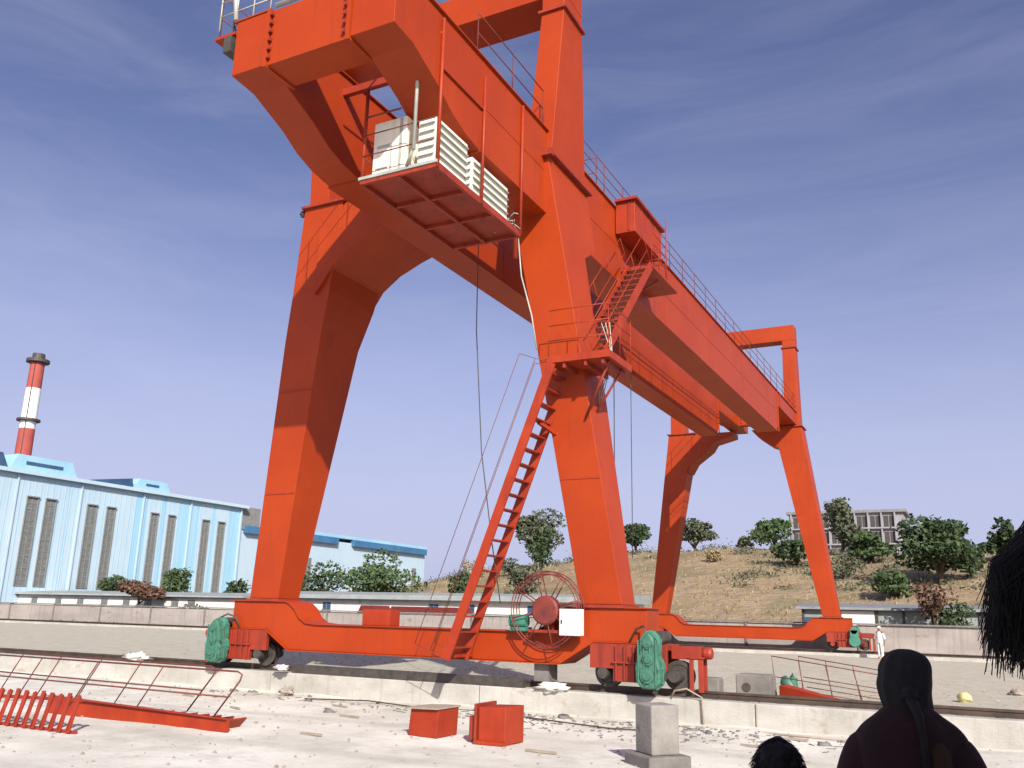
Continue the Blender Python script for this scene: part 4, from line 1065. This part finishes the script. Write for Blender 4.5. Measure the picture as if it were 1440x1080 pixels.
# ------------------------------------------------------------ unseen building added to shade the onlookers; platform
t = thing('shade_building', (6, -2, -.6), 'unseen building added beside the camera so that its shade falls on the onlookers', 'building')
MB().box(1.9, 9, -9, 3.6, -.8, 4.1).build('wall', CONCD, t)
MB().box(1.6, 9.4, -9.3, 3.8, 4.11, 4.3).build('roof', ROOFG, t)
MB().box(-3, 1.6, -4, 2.1, -.75, -.10).build('platform_tmp', CONC).name = 'concrete_platform'
tag(bpy.data.objects['concrete_platform'], 'low concrete platform where the photographer stands', 'platform')

# ------------------------------------------------------------ people
def skinned(name, joints, edges, radii, mat, parent, root=0, sub=2):
    me = bpy.data.meshes.new(name)
    at = WL[parent.name] if parent else Vector()
    me.from_pydata([tuple(Vector(j) - at) for j in joints], edges, [])
    o = bpy.data.objects.new(name, me); COL.objects.link(o)
    o.parent = parent
    me.materials.append(mat)
    sk = o.modifiers.new('skin', 'SKIN'); sk.use_smooth_shade = True; sk.branch_smoothing = .4
    for v, r in zip(me.skin_vertices[0].data, radii): v.radius = r if isinstance(r, tuple) else (r, r); v.use_root = False
    me.skin_vertices[0].data[root].use_root = True
    s = o.modifiers.new('sub', 'SUBSURF'); s.levels = sub; s.render_levels = sub
    return o
def person(loc, H, label, face=0.0, group=None, arm=.10, mat_body=SKIN, fingers=True):
    """standing figure; face = heading (0 looks +Y); returns thing and local->world function"""
    t = thing('person', loc, label, 'person', group)
    ca, sa = math.cos(face), math.sin(face); k = H / 1.75; L0 = Vector(loc)
    W = lambda x, y, z: L0 + Vector((x * ca - y * sa, x * sa + y * ca, z)) * k
    J = []; Rr = []; E = []
    def j(x, y, z, r, p=None):
        J.append(W(x, y, z)); Rr.append(tuple(q * k for q in r) if isinstance(r, tuple) else r * k)
        if p is not None: E.append((p, len(J) - 1))
        return len(J) - 1
    pel = j(0, 0, .95, (.15, .11))
    bel = j(0, .01, 1.10, (.14, .10), pel); ch = j(0, 0, 1.28, (.165, .11), bel); up = j(0, -.01, 1.41, (.13, .085), ch)
    nk = j(0, .0, 1.50, .055, up); hd = j(0, .02, 1.58, (.068, .078), nk); hd2 = j(0, .025, 1.66, (.075, .09), hd); top = j(0, .01, 1.72, (.05, .06), hd2)
    chin = j(0, .085, 1.555, .03, hd); nose = j(0, .115, 1.615, .012, hd2)
    for s in (-1, 1):
        ear = j(s * .078, .0, 1.62, .012, hd2)
        sh = j(s * .18, 0, 1.42, .06, up); el = j(s * (.22 + arm), -.02, 1.13, .043, sh); wr = j(s * (.23 + arm), .06, .88, .028, el); pm = j(s * (.23 + arm), .075, .81, (.018, .036), wr)
        if fingers:
            for q, (dy, ln) in enumerate(((-.03, .065), (-.01, .08), (.012, .085), (.033, .075))):
                f1 = j(s * (.232 + arm), .08 + dy, .76, .009, pm); f2 = j(s * (.225 + arm), .085 + dy, .76 - ln * .5, .008, f1); j(s * (.208 + arm), .088 + dy, .76 - ln, .007, f2)
            th = j(s * (.215 + arm), .118, .80, .011, pm); j(s * (.205 + arm), .135, .765, .009, th)
        hp = j(s * .09, 0, .88, .085, pel); kn = j(s * .10, .01, .49, .055, hp); an = j(s * .105, -.02, .09, .037, kn); j(s * .11, .06, .035, (.04, .03), an); ft = len(J) - 1; j(s * .115, .15, .025, (.038, .02), ft)
    body = skinned('body', J, E, Rr, mat_body, t)
    return t, W, k
def garment(name, rings, W, mat, parent, n=28, seed=0, fold=.05, thick=0):
    m = MB(); vs = []; fs = []
    for i, (cx, cy, z, rx, ry) in enumerate(rings):
        for q in range(n):
            a = 2 * math.pi * q / n
            f = 1 + fold * noise.noise(Vector((math.cos(a) * 2.5, math.sin(a) * 2.5, z * 2 + seed)))
            vs.append(W(cx + rx * f * math.cos(a), cy + ry * f * math.sin(a), z))
    for i in range(len(rings) - 1):
        for q in range(n): fs.append([i * n + q, i * n + (q + 1) % n, (i + 1) * n + (q + 1) % n, (i + 1) * n + q])
    m.add(vs, fs, True)
    o = m.build(name, mat, parent)
    sd = o.modifiers.new('solid', 'SOLIDIFY'); sd.thickness = .008
    sb = o.modifiers.new('sub', 'SUBSURF'); sb.levels = 1; sb.render_levels = 2
    return o
def strands(W, base, n, mat, parent, name='hair', r=.0035, spread=.03, seed=1):
    rnd = random.Random(seed); m = MB()
    for k in range(n):
        path = base(rnd)
        m.tube([W(*p) for p in path], r, 3, r2=r * .3)
    return m.build(name, mat, parent)
# man in a head cloth, seen from behind
t, W, k = person((-.315, 4.2, -.46), 1.73, 'dark-clothed man seen from behind with a cloth wrapped round his head', face=.12, arm=.05)
garment('robe', [(0, 0, .45, .27, .22), (0, 0, .8, .25, .19), (0, 0, 1.05, .225, .17), (0, 0, 1.2, .205, .155), (0, 0, 1.33, .225, .155), (0, -.01, 1.42, .225, .15), (0, -.02, 1.475, .185, .14), (0, -.02, 1.505, .14, .12), (0, -.015, 1.53, .11, .105), (0, -.01, 1.55, .085, .09)], W, CLOTHR, t, fold=.16)
for s in (-1, 1):
    J = [W(s * .125, 0, 1.42), W(s * .185, -.005, 1.33), W(s * .265, -.02, 1.10), W(s * .29, .02, .93)]
    skinned('sleeve', J, [(0, 1), (1, 2), (2, 3)], [.10 * k, .10 * k, .088 * k, .08 * k], CLOTHR, t)
garment('head_cloth', [(0, -.01, 1.45, .14, .12), (.004, -.012, 1.49, .108, .105), (.006, -.01, 1.52, .088, .092), (.0, .0, 1.555, .096, .104), (-.006, .01, 1.60, .099, .114), (-.003, .01, 1.635, .106, .118), (.004, .01, 1.665, .099, .113), (.006, .01, 1.70, .103, .110), (.012, .005, 1.735, .088, .098), (.010, 0, 1.762, .064, .07), (.006, 0, 1.778, .012, .012)], W, CLOTHK, t, fold=.24, seed=4)
garment('scarf', [(.10, -.09, .95, .035, .03), (.11, -.13, 1.15, .04, .03), (.10, -.13, 1.32, .042, .032), (.09, -.09, 1.43, .05, .05), (.06, -.03, 1.49, .06, .06)], W, CLOTHB, t, fold=.2, seed=9)
m = MB(); m.ball(W(.01, -.115, 1.60), .035 * k, .03 * k, .028 * k, 14, 10, .3, 2); m.tube([W(.01, -.12, 1.59), W(.035, -.15, 1.52), (W(.045, -.15, 1.42)), W(.05, -.155, 1.30)], .022 * k, 8, r2=.012); m.build('cloth_knot', CLOTHK, t)
# child in front
t, W, k = person((-.645, 3.2, -.46), 1.46, 'small child with short dark hair, only the crown of the head showing at the bottom', face=.3)
garment('shirt', [(0, 0, .85, .21, .15), (0, 0, 1.1, .2, .14), (0, 0, 1.3, .2, .13), (0, 0, 1.42, .15, .10), (0, -.01, 1.48, .07, .07)], W, CLOTHK, t)
m = MB()
m.ball(W(0, .005, 1.655), .094 * k, .104 * k, .116 * k, 20, 14, .06, 2); hb = m.build('hair', HAIRM, t)
def cb_(rnd):
    a = rnd.uniform(0, 6.28); ph = rnd.uniform(0, 1.75); d = Vector((math.sin(ph) * math.cos(a), math.sin(ph) * math.sin(a), math.cos(ph)))
    c = Vector((0, .005, 1.655)); p = c + Vector((d.x * .090, d.y * .098, d.z * .112)); q = p + d * .014 + Vector((0, 0, -.012)); e = q + d * .004 + Vector((rnd.uniform(-.02, .02), rnd.uniform(-.02, .02), -.02 * ph))
    return [tuple(p), tuple(q), tuple(e)]
strands(W, cb_, 1100, HAIRM, hb, 'hair_strands', .0022, seed=3)
# long-haired onlooker at the right edge
t, W, k = person((.37, 1.22, -.10), 1.72, 'onlooker beside the camera at the right edge, only long loose black hair visible', face=.5)
garment('dress', [(0, 0, .3, .26, .2), (0, 0, .8, .22, .17), (0, 0, 1.1, .2, .14), (0, 0, 1.3, .21, .13), (0, 0, 1.42, .15, .10), (0, -.01, 1.48, .07, .07)], W, CLOTHK, t)
m = MB(); m.ball(W(0, -.005, 1.645), .105 * k, .115 * k, .12 * k, 48, 32, .05, 5); hb = m.build('hair', HAIRM, t)
m = MB(); m.ball((.115, 1.2, 1.46), .065, .05, .06, 48, 32, .12, 3); m.ball((.20, 1.2, 1.55), .135, .07, .105, 48, 32, .10, 4); m.build('blown_hair', HAIRM, hb)
_L = WL[t.name]
def lh(rnd):
    # starts on the scalp and falls, blown toward -X
    a = rnd.uniform(0, 6.28); ph = rnd.uniform(.1, 1.5); d = Vector((math.sin(ph) * math.cos(a), math.sin(ph) * math.sin(a), math.cos(ph)))
    p = Vector((.37, 1.22, 1.52)) + Vector((d.x * .10, d.y * .11, d.z * .115))
    g_ = rnd.random()
    b1 = p + Vector((-.07 - .08 * g_, -.01, .05 - .03 * g_)); b2 = Vector((.012 + .12 * rnd.random() ** .8, p.y * .6 + 1.22 * .4 - .02, 1.44 + rnd.uniform(-.025, .03)))
    e = b2 + Vector((-.004 + rnd.uniform(-.018, .02), rnd.uniform(-.03, .02), -.035 - .045 * rnd.random()))
    return [p, b1, b1 * .45 + b2 * .55 + Vector((0, 0, .025)), b2, e]
strands(lambda *a: Vector(a), lambda r_: [tuple(v) for v in lh(r_)], 5200, HAIRM, hb, 'hair_strands', .0016, seed=6)
# worker in white by the far bogie
t, W, k = person((-4.68, 49.3, -.34), 1.55, 'distant worker in white clothes standing beside the far right bogie', face=2.6)
garment('shirt', [(0, 0, .82, .2, .15), (0, 0, 1.1, .19, .14), (0, 0, 1.3, .2, .13), (0, 0, 1.42, .15, .10), (0, -.01, 1.49, .07, .07)], W, WHITEC, t)
for s in (-1, 1):
    skinned('sleeve', [W(s * .17, 0, 1.40), W(s * .28, -.01, 1.2), W(s * .335, .01, 1.02)], [(0, 1), (1, 2)], [.07 * k, .065 * k, .055 * k], WHITEC, t)
    garment('trouser_leg', [(s * .105, 0, .08, .06, .07), (s * .10, .0, .5, .08, .09), (s * .09, 0, .86, .11, .13)], W, WHITEC, t)
m = MB(); m.ball(W(0, .01, 1.69), .09, .1, .07, 12, 8); m.build('cap', WHITE, t)
print('objects', len(bpy.data.objects))
